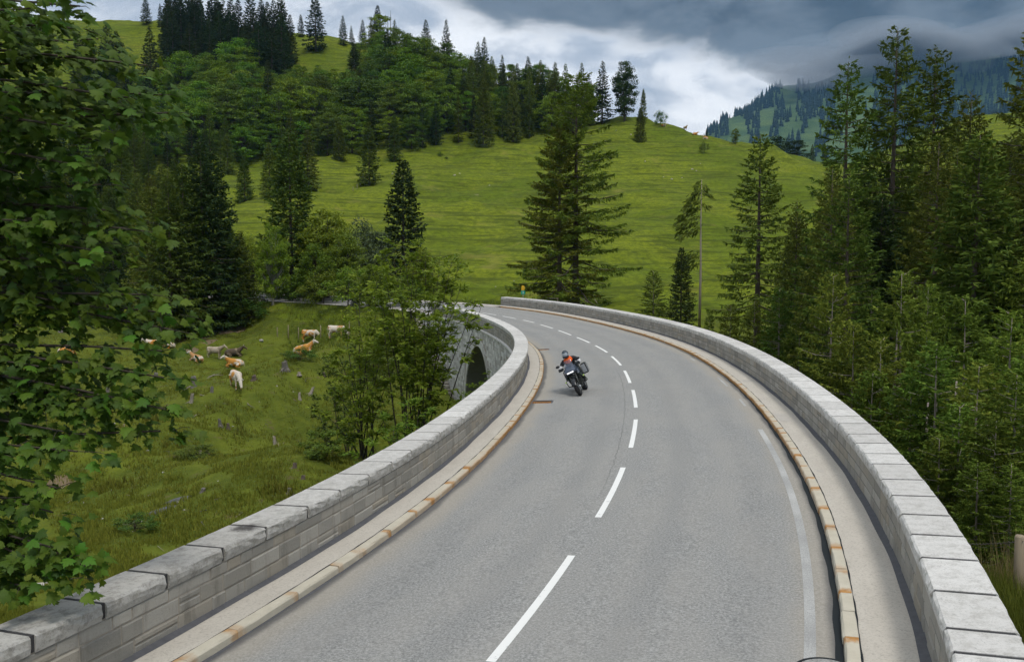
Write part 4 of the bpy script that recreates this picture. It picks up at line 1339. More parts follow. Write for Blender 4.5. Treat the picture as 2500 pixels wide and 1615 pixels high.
for i, (u, vt, d, w) in enumerate(FR):
    p = at(u, 900, d); p[2] = gz(p[0], p[1])
    H = at(u, vt, d)[2] - p[2]
    lbs = {0: 'slender young spruce with a bare upper stem behind the right parapet', 1: 'young spruce with a long pale trunk behind the right parapet', 3: 'fresh green young spruce near the right edge, left of the outermost one', 4: 'fresh green young spruce nearest the right edge'}
    plant(pick('young', i), 'spruce_tree', p, max(3, H), lbs.get(i, 'young spruce behind the right parapet, %s' % ('close to its near end' if d < 27 else 'in the middle of the thicket' if d < 40 else 'at the far left of the thicket')), 'tree', 'young spruces behind the right parapet', wide=w)
for i in range(150):
    u = rs.uniform(1930, 2850); d = rs.uniform(40, 100)
    p = at(u, 900, d); p[2] = gz(p[0], p[1])
    if not far_enough(p, 3.2): continue
    placed.append((p, 3.2))
    cap = np.interp(u, [1930, 2000, 2100, 2500, 2600], [560, 420, 330, 300, 250]) + rs.uniform(0, 160)
    H = min(26, at(u, cap, d)[2] - p[2])
    if H < 6: continue
    plant(pick('tall' if i % 2 else 'full', i), 'spruce_tree', p, H, 'spruce of the dense wood on the right, %s' % ('under the three tall tops' if u < 2300 else 'towards the right edge'), 'tree', 'spruces of the right-hand wood', wide=rs.uniform(.85, 1.15), leaf='spruce_dark' if i % 7 == 0 else None)
for u, vt, d, w, k in ((1895, 332, 385, 1.3, 'beech'), (1940, 342, 380, 1.2, 'beech'), (1980, 352, 372, 1.1, 'far'), (2010, 380, 350, 1.0, 'far'), (2290, 330, 400, 1.2, 'far'), (2330, 300, 410, 1.2, 'far')):
    p = at(u, 500, d); p[2] = gz(p[0], p[1])
    plant(pick(k, int(u)), 'broadleaf_tree' if k == 'beech' else 'spruce_tree', p, max(8, at(u, vt, d)[2] - p[2]), 'dark tree behind the right shoulder of the meadow hill', 'tree', 'trees behind the meadow hill', wide=w, leaf='spruce_dark')

# ------------------------------------------------------------------ lopsided bare spruce and broken snags
def snag(name, u, vb, vt, d, label, boughs, r0=.16, mat='pale_bark', seed=1, foliage=None):
    p = at(u, vb, d); p[2] = gz(p[0], p[1])
    h = at(u, vt, d)[2] - p[2]
    root = tag(empty(name, tuple(p)), label, 'tree')
    m = MB(); rr = random.Random(seed)
    m.tube([(0, 0, -.3), (.04, .02, h * .35), (-.03, 0, h * .7), (0, 0, h)], [r0 * 1.25, r0, r0 * .6, r0 * .2], 8)
    m.build('trunk', M[mat], root, True)
    m = MB()
    for k in range(boughs):
        z = h * rr.uniform(.2, .98); a = rr.uniform(0, 6.28); L = rr.uniform(.5, 1.5) * (1.1 - z / h * .6)
        m.tube([(0, 0, z), (math.cos(a) * L * .6, math.sin(a) * L * .6, z - .1), (math.cos(a) * L, math.sin(a) * L, z - .05 - L * .12)], [.022, .014, .006], 4, cap=False)
    m.build('dead_boughs', M['grey_wood'], root)
    if foliage:
        r2 = np.random.default_rng(seed)
        Vs, n0, Fs = [], 0, []
        for (z, L, az) in foliage:
            n = int(48 * L)
            t = r2.random(n) ** .7
            b = np.stack([np.cos(az) * L * t, np.sin(az) * L * t, h * z - L * .55 * t ** 1.5], 1) + r2.normal(0, .12, (n, 3))
            dd = unit(np.stack([np.cos(az) + r2.normal(0, .5, n), np.sin(az) + r2.normal(0, .5, n), -1.0 + r2.normal(0, .4, n)], 1))
            V, F = quads_from(b, dd, unit(np.cross(dd, r2.normal(0, 1, (n, 3)))), r2.uniform(.3, .7, n), r2.uniform(.1, .2, n))
            Vs.append(V); Fs.append(F + n0); n0 += len(V)
        obj('crown', np.concatenate(Vs), np.concatenate(Fs), M['spruce_needles'], root)
    return root
snag('spruce_tree', 1708, 760, 438, 92, 'lopsided thin spruce whose few branches all hang to the left', 14, .12, 'pale_bark', 4,
     [(z, L, math.pi + j) for z, L, j in ((.99, .5, 0), (.97, .6, .6), (.96, .7, -2.6), (.93, 1.1, .3), (.91, 1.4, -.3), (.88, 1.6, 0), (.86, 1.9, .25), (.82, 2.4, -.2), (.80, 2.6, .1), (.76, 2.5, .2), (.72, 2.4, -.1), (.68, 2.2, .15), (.92, .9, 3.0), (.84, .7, 2.9), (.66, .8, 0), (.52, 2.6, .05), (.50, 2.3, -.25), (.48, 2.0, .3), (.44, 1.2, .2))])
snag('dead_tree', 2262, 1100, 948, 29, 'broken grey dead trunk with thin dry boughs behind the right parapet', 46, .10, 'pale_bark', 9)
snag('dead_tree', 2325, 1200, 930, 25, 'bare pinkish trunk right of the broken one behind the right parapet', 26, .12, 'pale_bark', 10)
snag('dead_tree', 2182, 1060, 800, 33, 'bare pinkish trunk left of the broken one behind the right parapet', 20, .12, 'pale_bark', 11)
snag('dead_tree', 2022, 950, 760, 44, 'thin bare trunk close above the coping left of the forest', 22, .10, 'pale_bark', 12)

# ------------------------------------------------------------------ rowans behind the left wall
def rowan(name, base, tips, label, seed, leaf='rowan_leaves', r0=.06, dens=1.0, size=.24):
    rr = np.random.default_rng(seed)
    base = np.array(base, float)
    root = tag(empty(name, tuple(base)), label, 'shrub')
    lb, ld = [], []
    for k, tip in enumerate(tips):
        tip = np.array(tip) - base
        b0 = np.array([rr.uniform(-.5, .5), rr.uniform(-.4, .4), -.3])
        mid = b0 * .4 + tip * .45 + np.array([0, 0, .12 * tip[2]]) + rr.normal(0, .15, 3)
        m = MB()
        pts = [(1 - t) ** 2 * b0 + 2 * t * (1 - t) * mid + t * t * tip for t in np.linspace(0, 1, 9)]
        m.tube(pts, [max(.008, r0 * (1 - .9 * t)) for t in np.linspace(0, 1, 9)], 5, cap=False)
        L = np.linalg.norm(tip)
        for j in range(int(9 * dens * L / 8) + 5):
            t = rr.uniform(.42, 1.0)
            p = (1 - t) ** 2 * b0 + 2 * t * (1 - t) * mid + t * t * tip
            az = rr.uniform(0, 6.28); tl_ = rr.uniform(.4, 1.25) * (1.25 - .6 * t) * L / 8
            e = p + np.array([math.cos(az) * tl_, math.sin(az) * tl_, tl_ * rr.uniform(.05, .55)])
            m.tube([p, p * .5 + e * .5 + np.array([0, 0, .06]), e], [.013, .009, .004], 3, cap=False)
            n = int(rr.integers(9, 17))
            tt = rr.uniform(.15, 1.05, n)
            q = p[None] + (e - p)[None] * tt[:, None] + rr.normal(0, .10, (n, 3)) * np.array([1, 1, .5])
            d = unit(unit((e - p)[None])[0][None] * .55 + rr.normal(0, .6, (n, 3)) * np.array([1, 1, .45]) + np.array([0, 0, -.12]))
            lb.append(q); ld.append(d)
        m.build('stem', M['shrub_bark'], root, True)
    q = np.concatenate(lb); d = np.concatenate(ld); n = len(q)
    Vs, Fs, n0 = [], [], 0
    up = np.array([0, 0, 1.0])
    side = unit(np.cross(d, up + rr.normal(0, .35, (n, 3))))
    for off, dd, sc in ((0, d, 1.0), (.35, unit(d * .5 + side), .62), (.35, unit(d * .5 - side), .62), (.05, unit(d * .35 + side), .5), (.05, unit(d * .35 - side), .5)):
        ln = size * sc * rr.uniform(.75, 1.25, n)
        V, F = quads_from(q + d * (off * size), dd, unit(np.cross(dd, up + rr.normal(0, .5, (n, 3)))), ln, ln * .42)
        Vs.append(V); Fs.append(F + n0); n0 += len(V)
    obj('crown', np.concatenate(Vs), np.concatenate(Fs), M[leaf], root)
    return root
def tipset(pts, d): return [at(u, v, dd if dd else d) for u, v, dd in pts]
_b = at(1010, 1140, 42); _b[2] = gz(_b[0], _b[1])
rowan('rowan', _b, tipset([(905, 640, 41), (930, 600, 42), (960, 625, 44), (985, 600, 42), (1010, 640, 40), (1040, 605, 42), (1075, 615, 43), (1100, 650, 41), (1120, 645, 43), (1176, 746, 41), (1125, 700, 42),
    (1060, 880, 41), (1060, 700, 40), (980, 720, 40), (930, 730, 41), (1080, 760, 39), (950, 680, 43), (1050, 960, 40), (1160, 742, 40), (1020, 590, 43), (1060, 640, 44)], 42),
    'many-stemmed rowan leaning over the left parapet in front of the arch', 31, dens=1.0, r0=.055, size=.29)
_b = at(900, 1150, 44); _b[2] = gz(_b[0], _b[1])
rowan('rowan', _b, tipset([(835, 760, 44), (860, 700, 46), (880, 680, 45), (820, 850, 43), (800, 930, 44), (905, 790, 43), (940, 830, 42), (860, 900, 42), (785, 1000, 44), (900, 960, 42), (960, 900, 43), (920, 700, 45), (850, 1020, 42), (950, 1000, 42)], 44),
    'lower rowan clump left of the one before the arch', 32, dens=1.0, r0=.05, size=.27)
_b = at(985, 1150, 36); _b[2] = gz(_b[0], _b[1])
rowan('rowan', _b, tipset([(900, 1060, 36), (870, 1110, 35), (960, 1050, 36), (1020, 1010, 37), (1040, 1000, 37), (1000, 960, 38), (930, 1000, 37)], 36),
    'low rowan shoots close behind the left parapet', 33, dens=1.1, r0=.045)
_b = at(845, 1130, 52); _b[2] = gz(_b[0], _b[1])
rowan('rowan', _b, tipset([(790, 880, 52), (830, 860, 53), (870, 840, 52), (760, 960, 51), (810, 950, 50), (890, 900, 51), (770, 1050, 49), (840, 1000, 49)], 52),
    'dark leafy shrub right of the grey stump with roots', 34, 'bush_leaves', dens=1.3, r0=.05)
_b = at(1160, 985, 60); _b[2] = gz(_b[0], _b[1])
rowan('rowan', _b, tipset([(1175, 925, 60), (1155, 935, 60), (1190, 905, 61), (1140, 960, 59), (1195, 940, 61)], 60), 'small shrub growing in the mouth of the arch', 35, dens=1.1, r0=.04)
for i, (u, v, d, H, w, lb) in enumerate(((735, 985, 68, 1.3, 1.6, 'leafy bush below the leaning pale stump in the pasture'), (480, 1110, 47, .9, 2.2, 'flat bush among the small stumps near the middle of the pasture'), (700, 900, 82, 1.2, 1.6, 'bush beside the grey stump with roots'),
    (790, 930, 74, 1.6, 1.5, 'dark bush at the right side of the pasture'), (250, 1010, 60, 1.0, 2.0, 'bush in the pasture seen below the maple'), (800, 1130, 42, 1.5, 1.6, 'bush behind the left parapet beside the rowan shoots'), (330, 1290, 33, .8, 1.8, 'weedy bush by the muddy hollow'),
    (1560, 810, 74, 2.2, 1.2, 'fresh green shrub peeping over the right parapet'), (1085, 985, 56, 1.6, 1.0, 'bush at the foot of the abutment steps'), (960, 850, 80, 3.5, 1.2, 'bush on the bank left of the abutment steps'), (900, 900, 74, 3.0, 1.3, 'bush on the bank behind the rowans'),
    (1000, 1085, 52, 2.6, 1.2, 'bush under the rowan stems'), (1110, 1030, 50, 1.4, 1.2, 'bush before the arch mouth'),
    (1020, 372, None, 1.6, 1.2, 'little bush on the upper meadow below the wood'), (1075, 382, None, 1.6, 1.2, 'dark little bush on the upper meadow left of the pale spruces'), (1090, 392, None, 1.0, 1.2, 'tiny bush on the upper meadow below a larger one'))):
    if d is None:
        p = hit(u, v)
    else:
        p = at(u, v, d); p[2] = gz(p[0], p[1])
    plant(pick('bush', i), 'bush', p, H, lb, 'bush', wide=w)
# ------------------------------------------------------------------ maple overhanging from the left
def maple():
    rr = np.random.default_rng(77)
    base = np.array([-12.2, 12.5, gz(-12.2, 12.5)])
    root = tag(empty('maple_tree', tuple(base)), 'big-leaved maple overhanging the whole left side of the picture', 'tree')
    half = [(.0, .0), (.16, -.07), (.30, -.02), (.50, .05), (.40, .16), (.46, .24), (.34, .30), (.52, .52), (.36, .50), (.30, .60), (.20, .52), (.17, .72), (.08, .78), (.0, 1.0)]
    outl = half + [(-x, y) for x, y in half[-2:0:-1]]
    lv = [(0, .34)] + outl
    L3 = np.array([(x, y - .05, -.20 * abs(x) - .30 * max(0, y - .35) ** 1.5 + (.06 if i == 0 else 0)) for i, (x, y) in enumerate(lv)])
    m = len(outl)
    LF = np.array([(0, 1 + k, 1 + (k + 1) % m) for k in range(m)])
    leaf_me = mesh('leaf', L3, LF, M['maple_leaves'])
    trunk = MB()
    H = 15.0
    tp = [np.array([.25 * math.sin(t * 3), .2 * math.cos(t * 2), H * t]) for t in np.linspace(0, 1, 12)]
    trunk.tube([p - np.array([0, 0, .3 if i == 0 else 0]) for i, p in enumerate(tp)], [.34 * (1 - .85 * t) + .03 for t in np.linspace(0, 1, 12)], 12)
    trunk.build('trunk', M['shrub_bark'], root, True)
    # limbs: survey points of the branch tips, distance, and how far back along the limb the foliage starts
    tips = [(235, 20, 10.5), (170, 60, 11), (215, 70, 12), (110, 20, 10), (60, 90, 11), (20, 30, 12), (275, 95, 12.5), (250, 130, 12), (330, 150, 12), (400, 165, 11.5), (440, 235, 11), (455, 275, 11), (420, 300, 11.2), (370, 290, 12), (300, 240, 11), (200, 200, 11.5),
            (140, 150, 12), (80, 230, 10.5), (30, 160, 11.5), (240, 320, 10.5), (265, 345, 11), (180, 290, 11.2), (120, 350, 12), (60, 320, 10.8), (270, 420, 10.6), (285, 450, 11), (200, 400, 11.4), (140, 450, 12), (70, 430, 11), (20, 400, 11.5),
            (395, 570, 10.8), (370, 545, 11.2), (330, 520, 11), (300, 600, 11.3), (310, 625, 10.8), (230, 540, 11.5), (170, 560, 11), (100, 540, 10.6), (40, 520, 11.4), (250, 650, 11), (180, 640, 11.6), (110, 660, 10.8), (40, 640, 11.2),
            (470, 815, 10.8), (455, 770, 11), (430, 740, 11.4), (400, 720, 10.9), (440, 860, 10.7), (445, 930, 10.5), (450, 1010, 10.4), (435, 1050, 10.5), (410, 1000, 10.6), (380, 900, 11), (350, 800, 11.2), (300, 760, 11), (330, 980, 10.6), (290, 1010, 10.8), (260, 900, 11.2), (220, 1000, 10.6),
            (200, 800, 11.4), (150, 740, 11), (130, 900, 10.8), (80, 800, 11.2), (60, 960, 10.6), (20, 760, 11.4), (170, 1010, 10.9), (100, 1010, 11), (30, 1050, 10.7), (10, 900, 11),
            (228, 1105, 10), (190, 1060, 10.3), (60, 1130, 10.1), (175, 1200, 9.9), (165, 1260, 9.9), (50, 1220, 10), (20, 1290, 9.9),
            (250, 1395, 9.6), (215, 1370, 9.7), (160, 1345, 9.6), (120, 1440, 9.5), (190, 1420, 9.5), (20, 1440, 9.6), (250, 560, 12.2), (350, 240, 12.2), (150, 250, 12.6), (60, 60, 12.5), (190, 130, 12.4), (120, 1400, 9.9), (20, 250, 12), (0, 580, 12), (0, 700, 12)]
    br = MB()
    P_, D_, N_, S_ = [], [], [], []
    for u, v, d in tips:
        tip = at(u, v, d) - base
        # each limb leaves the stem a little lower or higher and arches out
        zo = np.clip(tip[2] + rr.uniform(-1.2, .8), 1.0, 14.5)
        o = np.array([np.interp(zo, [0, 15], [.1, .2]), .1, zo])
        mid = o * .5 + tip * .5 + np.array([0, 0, rr.uniform(.15, .7)])
        C = lambda t: (1 - t) ** 2 * o + 2 * t * (1 - t) * mid + t * t * tip
        br.tube([C(t) for t in np.linspace(0, .97, 8)], [.045 * (1 - .85 * t) + .004 for t in np.linspace(0, 1, 8)], 5, cap=False)
        nn = 17
        for k in range(nn):
            t = .44 + .56 * (k + rr.random() * .8) / nn
            p = C(min(t, 1.0)); ax = C(min(t + .03, 1.03)) - C(t - .03); ax /= np.linalg.norm(ax)
            sd = np.cross(ax, [0, 0, 1]); sd /= np.linalg.norm(sd) + 1e-9
            sgn = 1 if k % 2 else -1
            tl_ = rr.uniform(.18, .62) * (1.15 - .55 * t)
            e = p + (ax * rr.uniform(.3, .8) + sd * sgn * rr.uniform(.4, 1) + np.array([0, 0, rr.uniform(-.35, .2)])) * tl_
            br.tube([p, p * .5 + e * .5 + np.array([0, 0, .02]), e], [.006, .005, .003], 3, cap=False)
            nl = int(rr.integers(7, 12))
            for q in range(nl):
                tt = rr.uniform(.25, 1.05)
                lp = p + (e - p) * tt + rr.normal(0, .075, 3)
                dr = (e - p) / np.linalg.norm(e - p) * .5 + rr.normal(0, .55, 3) * np.array([1, 1, .3]) + np.array([.25, -.1, -.38])
                P_.append(lp); D_.append(dr)
                N_.append(np.array([.30, -.42, 1.0]) + rr.normal(0, .42, 3)); S_.append(rr.uniform(.10, .185))
    br.build('branches', M['shrub_bark'], root, True)
    P = np.array(P_); D = unit(np.array(D_)); N = np.array(N_); S = np.array(S_)
    N = unit(N - D * (N * D).sum(1)[:, None]); X = np.cross(D, N)
    W = P + base
    vis = (np.abs(W[:, 0] / np.maximum(W[:, 1], .1)) < .57)
    order = np.argsort(-(S / W[:, 1]) * vis * (1 + .0 * S))
    big = order[:300]
    for i in big:
        o = link('leaf', leaf_me, root)
        R = Matrix((X[i], D[i], N[i])).transposed().to_4x4()
        o.matrix_local = Matrix.Translation(P[i]) @ R @ Matrix.Scale(S[i], 4)
    rest = np.setdiff1d(np.arange(len(P)), big)
    Rm = np.stack([X, D, N], 2)[rest]
    V = np.einsum('nij,mj->nmi', Rm, L3) * S[rest][:, None, None] + P[rest][:, None]
    F = (LF[None] + (np.arange(len(rest)) * len(L3))[:, None, None]).reshape(-1, 3)
    tag(obj('foliage', V.reshape(-1, 3), F, M['maple_leaves'], root), kind='stuff')
maple()

# ------------------------------------------------------------------ far mountain, its wood, low cloud and haze
def mountain():
    T = np.array([.05, .16, .205, .235, .27, .30, .335, .37, .42, .47, .52, .58, .70, .95])
    E_ = np.array([.02, .085, .137, .163, .183, .20, .208, .214, .222, .226, .226, .226, .22, .19])
    n, k = 150, 60
    tt = np.linspace(.02, .95, n)
    R = np.linspace(900, 3000, k)
    K_ = 1.8
    rr = np.random.default_rng(8)
    V = np.zeros((k, n, 3))
    ph = rr.uniform(0, 6.28, 40); f1 = rr.uniform(6, 60, 40); f2 = rr.uniform(-.012, .012, 40)
    top = np.interp(tt, T, E_) * 2300
    for i, r in enumerate(R):
        w = np.clip((r - 900) / 1400, 0, 1); w = w ** 1.15
        if r > 2300: w = 1 - ((r - 2300) / 700) ** 2 * .7
        nz = sum(np.sin(tt * f1[q] + r * f2[q] + ph[q]) * 26 / (f1[q] ** .55) for q in range(40)) * (.25 + .75 * w)
        z = top * w + nz * 1.1 - 12 * (1 - w)
        # nearer wooded shoulder on the right
        sh = 245 * np.exp(-((tt - .60) / .17) ** 2) * np.exp(-((r - 1350) / 260) ** 2)
        V[i] = np.stack([tt * r, np.full(n, r), np.maximum(z, sh + nz * .6)], 1)
    i = (np.arange(k - 1)[:, None] * n + np.arange(n - 1)[None]).ravel()
    F = np.stack([i, i + 1, i + n + 1, i + n], 1)
    tag(obj('mountain', V.reshape(-1, 3) * K_, F, M['mountain_grass'], smooth=True), kind='structure')
    # wood: dense on the left-hand crest and on the shoulder, in clumps and single trees on the pasture between
    pts = []
    def Z(t, r):
        a = np.clip((t - tt[0]) / (tt[1] - tt[0]), 0, n - 1.01); b = np.clip((r - R[0]) / (R[1] - R[0]), 0, k - 1.01)
        ai, bi = int(a), int(b); fa, fb = a - ai, b - bi
        return (V[bi, ai, 2] * (1 - fa) + V[bi, ai + 1, 2] * fa) * (1 - fb) + (V[bi + 1, ai, 2] * (1 - fa) + V[bi + 1, ai + 1, 2] * fa) * fb
    cl = [(rr.uniform(.17, .36), rr.uniform(1500, 2250)) for _ in range(46)]
    for _ in range(9000):
        t = rr.uniform(.12, .78); r = rr.uniform(1000, 2330)
        el = Z(t, r) / r
        crest = r > 2150 + 60 * math.sin(t * 60) and t < .30
        shoulder = t > .40 or (r < 1500 and el < .085 + .05 * (t - .2))
        clump = any(abs(t - a) < .006 + .002 * math.sin(a * 900) and abs(r - b) < 90 for a, b in cl)
        if crest or shoulder or clump or rr.random() < .012:
            pts.append((t * r * K_, r * K_, Z(t, r) * K_, rr.uniform(22, 46)))
    Vs, Fs, n0 = [], [], 0
    for x, y, z, h in pts:
        for a, b, w in ((0, .5, .19), (.25, .75, .14), (.5, 1.0, .09)):
            ang = rr.uniform(0, 1)
            Vs += [(x + math.cos(ang + q * 1.2566) * h * w, y + math.sin(ang + q * 1.2566) * h * w, z + h * a + .04 * h) for q in range(5)] + [(x, y, z + h * b)]
            Fs += [(n0 + q, n0 + (q + 1) % 5, n0 + 5) for q in range(5)]
            n0 += 6
    tag(obj('mountain_wood', np.array(Vs), np.array(Fs), M['far_needles']), 'dark spruce wood scattered over the far mountain', 'wood', kind='stuff')
mountain()

def vol(name, dens, colr, aniso=0.0):
    m = bpy.data.materials.new(name); m.use_nodes = True
    t = m.node_tree; t.nodes.clear()
    o = t.nodes.new('ShaderNodeOutputMaterial'); v = t.nodes.new('ShaderNodeVolumePrincipled')
    v.inputs['Color'].default_value = (*colr, 1); v.inputs['Density'].default_value = dens; v.inputs['Anisotropy'].default_value = aniso
    t.links.new(v.outputs[0], o.inputs['Volume'])
    return m
HAZE = True
if HAZE:
    m = MB(); m.box((0, 0, 0), (12000, 11400, 1180))
    h = m.build('haze', vol('haze_air', 0.000052, (0.28, 0.60, 1.0)))
    h.location = (0, -100, -14 + 590); tag(h, kind='stuff')
m = MB(); rc = random.Random(2)
CL = []
for t, e in ((.40, .236), (.375, .228), (.415, .240), (.45, .244), (.49, .246), (.53, .248), (.57, .248), (.61, .248), (.66, .246), (.34, .216)):
    CL.append((t, e))
for i, (t, e) in enumerate(CL):
    for q in range(3):
        r = 2150 * 1.8 + rc.uniform(-160, 160)
        c = MB(); c.ball((0, 0, 0), (rc.uniform(150, 340), rc.uniform(170, 400), rc.uniform(26, 62)), 20, 12)
        o = c.build('low_cloud', M.get('cloud_vapour') or M.setdefault('cloud_vapour', vol('cloud_vapour', 0.0019, (0.62, 0.69, 0.77))), smooth=True)
        o.location = (t * r + rc.uniform(-100, 100), r, e * r + rc.uniform(-70, 55)); o.rotation_euler = (0, rc.uniform(-.3, .3), rc.uniform(0, 3))
        tag(o, 'grey cloud lying on the top of the far mountain', 'cloud', 'low clouds on the mountain')
# ------------------------------------------------------------------ bodies grown from tapered tubes, fused into one skin
def fuse(name, mb, voxel, mats, smooth_it=3):
    tmp = mb.build('tmp_body', None)
    rm = tmp.modifiers.new('r', 'REMESH'); rm.mode = 'VOXEL'; rm.voxel_size = voxel
    sm = tmp.modifiers.new('s', 'SMOOTH'); sm.iterations = smooth_it; sm.factor = 0.5
    dg = bpy.context.evaluated_depsgraph_get()
    me = bpy.data.meshes.new_from_object(tmp.evaluated_get(dg))
    old = tmp.data
    bpy.data.objects.remove(tmp); bpy.data.meshes.remove(old)
    me.name = name
    me.materials.clear()
    for m_ in mats: me.materials.append(m_)
    me.polygons.foreach_set('use_smooth', np.ones(len(me.polygons), bool))
    return me
def ell(x, z, w, h, n=12, y=0.0): return [Vector((x, y + w * math.cos(2 * math.pi * k / n), z + h * math.sin(2 * math.pi * k / n))) for k in range(n)]

def cow_mat(name, coat, patch, amount, head, seed):
    t = NT(name)
    P = t.co(); x, y, z = t.sep(P)
    n = t.noise(t.map(P, (1, 1, 1), (seed, seed * .7, 0)), 1.5, 3, 0.5, 0.4)
    c = t.mix(t.ramp(n, amount - .03, amount + .03), patch, coat)
    c = t.mix(t.ramp(t.noise(P, 6, 4), .3, .7, 0, .25), c, tuple(k * .7 for k in coat))
    if head: c = t.mix(t.ramp(t.math('ADD', x, t.math('MULTIPLY', t.noise(P, 5, 3), .12)), 1.02, 1.09), c, head)
    c = t.mix(t.ramp(x, 1.43, 1.47, 0, .7), c, (.32, .18, .14))
    t.base(c).rough(.85).spec(.2)
    M[name] = t.m
WH = (.64, .58, .49); OR = (.52, .24, .05)
cow_mat('coat_pied', OR, WH, .49, WH, 3.1)
cow_mat('coat_pied_pale', OR, WH, .51, WH, 8.4)
cow_mat('coat_orange', OR, WH, .41, WH, 5.2)
cow_mat('coat_tan', (.44, .24, .10), WH, .45, WH, 1.7)
cow_mat('coat_beige', (.40, .34, .25), (.30, .25, .18), .45, None, 2.2)
cow_mat('coat_brown', (.10, .075, .05), (.26, .20, .13), .42, None, 6.6)
plain('eye_black', (.01, .01, .01), .2, .6)
plain('horn', (.5, .46, .38), .5)

def cow_mesh(kind):
    m = MB()
    if kind in ('graze', 'stand'):
        m.loft([ell(*r) for r in ((-.90, 1.14, .10, .14), (-.82, 1.11, .21, .25), (-.62, 1.06, .28, .31), (-.25, .99, .33, .36), (.12, .96, .35, .38), (.45, .99, .30, .37), (.68, 1.06, .22, .30), (.80, 1.10, .12, .2))])
        for s in (-1, 1):
            m.tube([(.52, s * .16, .95), (.54, s * .17, .62), (.55, s * .17, .36), (.55, s * .17, .10), (.57, s * .17, 0)], [.14, .085, .06, .045, .06], 8)
            m.tube([(-.62, s * .17, 1.0), (-.58, s * .19, .72), (-.74, s * .19, .48), (-.70, s * .19, .16), (-.67, s * .19, 0)], [.22, .145, .075, .05, .06], 8)
        m.tube([(-.88, 0, 1.24), (-.97, 0, 1.0), (-.97, 0, .6), (-.95, 0, .38)], [.035, .026, .024, .045], 6)
        m.ball((-.45, 0, .64), (.14, .12, .11))
        if kind == 'graze':
            nk = [(.62, 0, 1.12), (.88, 0, .95), (1.08, 0, .66)]; hd = [(1.06, 0, .70), (1.16, 0, .56), (1.30, 0, .34), (1.38, 0, .20)]
        else:
            nk = [(.62, 0, 1.15), (.88, 0, 1.28), (1.06, 0, 1.42)]; hd = [(1.04, 0, 1.46), (1.18, 0, 1.42), (1.38, 0, 1.28), (1.50, 0, 1.18)]
    else:
        m.loft([ell(*r) for r in ((-.92, .36, .12, .14), (-.82, .40, .25, .26), (-.55, .46, .36, .36), (-.15, .47, .42, .40), (.20, .48, .40, .42), (.48, .52, .32, .40), (.70, .58, .22, .30), (.80, .6, .12, .2))])
        for s in (-1, 1):
            m.tube([(.5, s * .22, .35), (.82, s * .24, .16), (.90, s * .24, .08), (.66, s * .28, .055), (.56, s * .28, .05)], [.13, .085, .06, .05, .055], 8)
            m.tube([(-.55, s * .26, .38), (-.20, s * .44, .24), (-.08, s * .48, .12), (-.36, s * .54, .07), (-.50, s * .55, .06)], [.22, .14, .075, .05, .06], 8)
        m.tube([(-.90, 0, .45), (-.98, .1, .2), (-.9, .3, .06)], [.03, .026, .03], 6)
        nk = [(.60, 0, .68), (.86, 0, .86), (1.04, 0, 1.02)]; hd = [(1.02, 0, 1.07), (1.16, 0, 1.04), (1.36, 0, .90), (1.48, 0, .81)]
    m.tube(nk, [.27, .20, .155], 10)
    m.tube(hd, [.12, .135, .095, .085], 10)
    h0, h1 = Vector(hd[0]), Vector(hd[-1])
    up = Vector((-(h1 - h0).z, 0, (h1 - h0).x)).normalized()
    for s in (-1, 1):
        e = h0 + up * .06
        m.tube([e + Vector((0, s * .10, 0)), e + Vector((-.02, s * .20, .02)), e + Vector((-.01, s * .28, -.02))], [.03, .05, .012], 6)
    me = fuse('cow_' + kind, m, .032, [M['coat_pied']])
    return me, h0, h1, up
COWS = {k: cow_mesh(k) for k in ('graze', 'stand', 'lie')}
def _small(c, r):
    m = MB(); m.ball((0, 0, 0), r, 6, 4); return mesh('eye', np.array(m.v), m.f, M['eye_black'])
EYE = _small(0, .028)
def _hornm():
    m = MB(); m.tube([(0, 0, 0), (0, .07, .03), (.03, .12, .11)], [.025, .018, .005], 6); return mesh('horn', np.array(m.v), m.f, M['horn'], True)
HORN = _hornm()
def cow(kind, coat, p, yaw, label, sc=1.0):
    me, h0, h1, up = COWS[kind]
    o = tag(link('cow', me), label, 'cow')
    p = np.array(p); n = np.array([gz(p[0] - .8, p[1]) - gz(p[0] + .8, p[1]), gz(p[0], p[1] - .8) - gz(p[0], p[1] + .8), 1.6])
    o.location = (p[0], p[1], gz(p[0], p[1]) - .02)
    q = Vector((0, 0, 1)).rotation_difference(Vector(n.tolist()).normalized()) if kind == 'lie' else Matrix.Identity(3).to_quaternion()
    o.rotation_mode = 'QUATERNION'
    q = Matrix.Identity(3).to_quaternion().slerp(q, .45)
    o.rotation_quaternion = q @ Matrix.Rotation(yaw, 3, 'Z').to_quaternion()
    o.scale = (sc,) * 3
    o.material_slots[0].link = 'OBJECT'; o.material_slots[0].material = M[coat]
    ax = (h1 - h0).normalized()
    for s in (-1, 1):
        e = link('eye', EYE, o); e.location = h0 + ax * .17 + up * .055 + Vector((0, s * .112, 0))
        h = link('horn', HORN, o); h.location = h0 + up * .11 + Vector((0, s * .06, 0)); h.scale = (1, s, 1)
    return o
PI = math.pi
def pxcow(kind, coat, u, v, yaw, label, sc=1.0): return cow(kind, coat, hit(u, v), yaw, label, sc)
pxcow('graze', 'coat_pied', 757, 834, -.1, 'white and orange pied cow grazing side-on at the back of the pasture', 1.0)
pxcow('lie', 'coat_orange', 742, 866, .15, 'largest orange cow lying with its white head raised below the standing pied cow', 1.05)
pxcow('graze', 'coat_tan', 822, 830, -.1, 'tan and white cow half hidden by the bushes, rightmost of the herd', .95)
pxcow('stand', 'coat_beige', 525, 876, -.15, 'pale beige cow standing with its head towards a dark lying cow', .95)
pxcow('lie', 'coat_brown', 570, 871, .1, 'dark brown cow lying behind an orange one', 1.0)
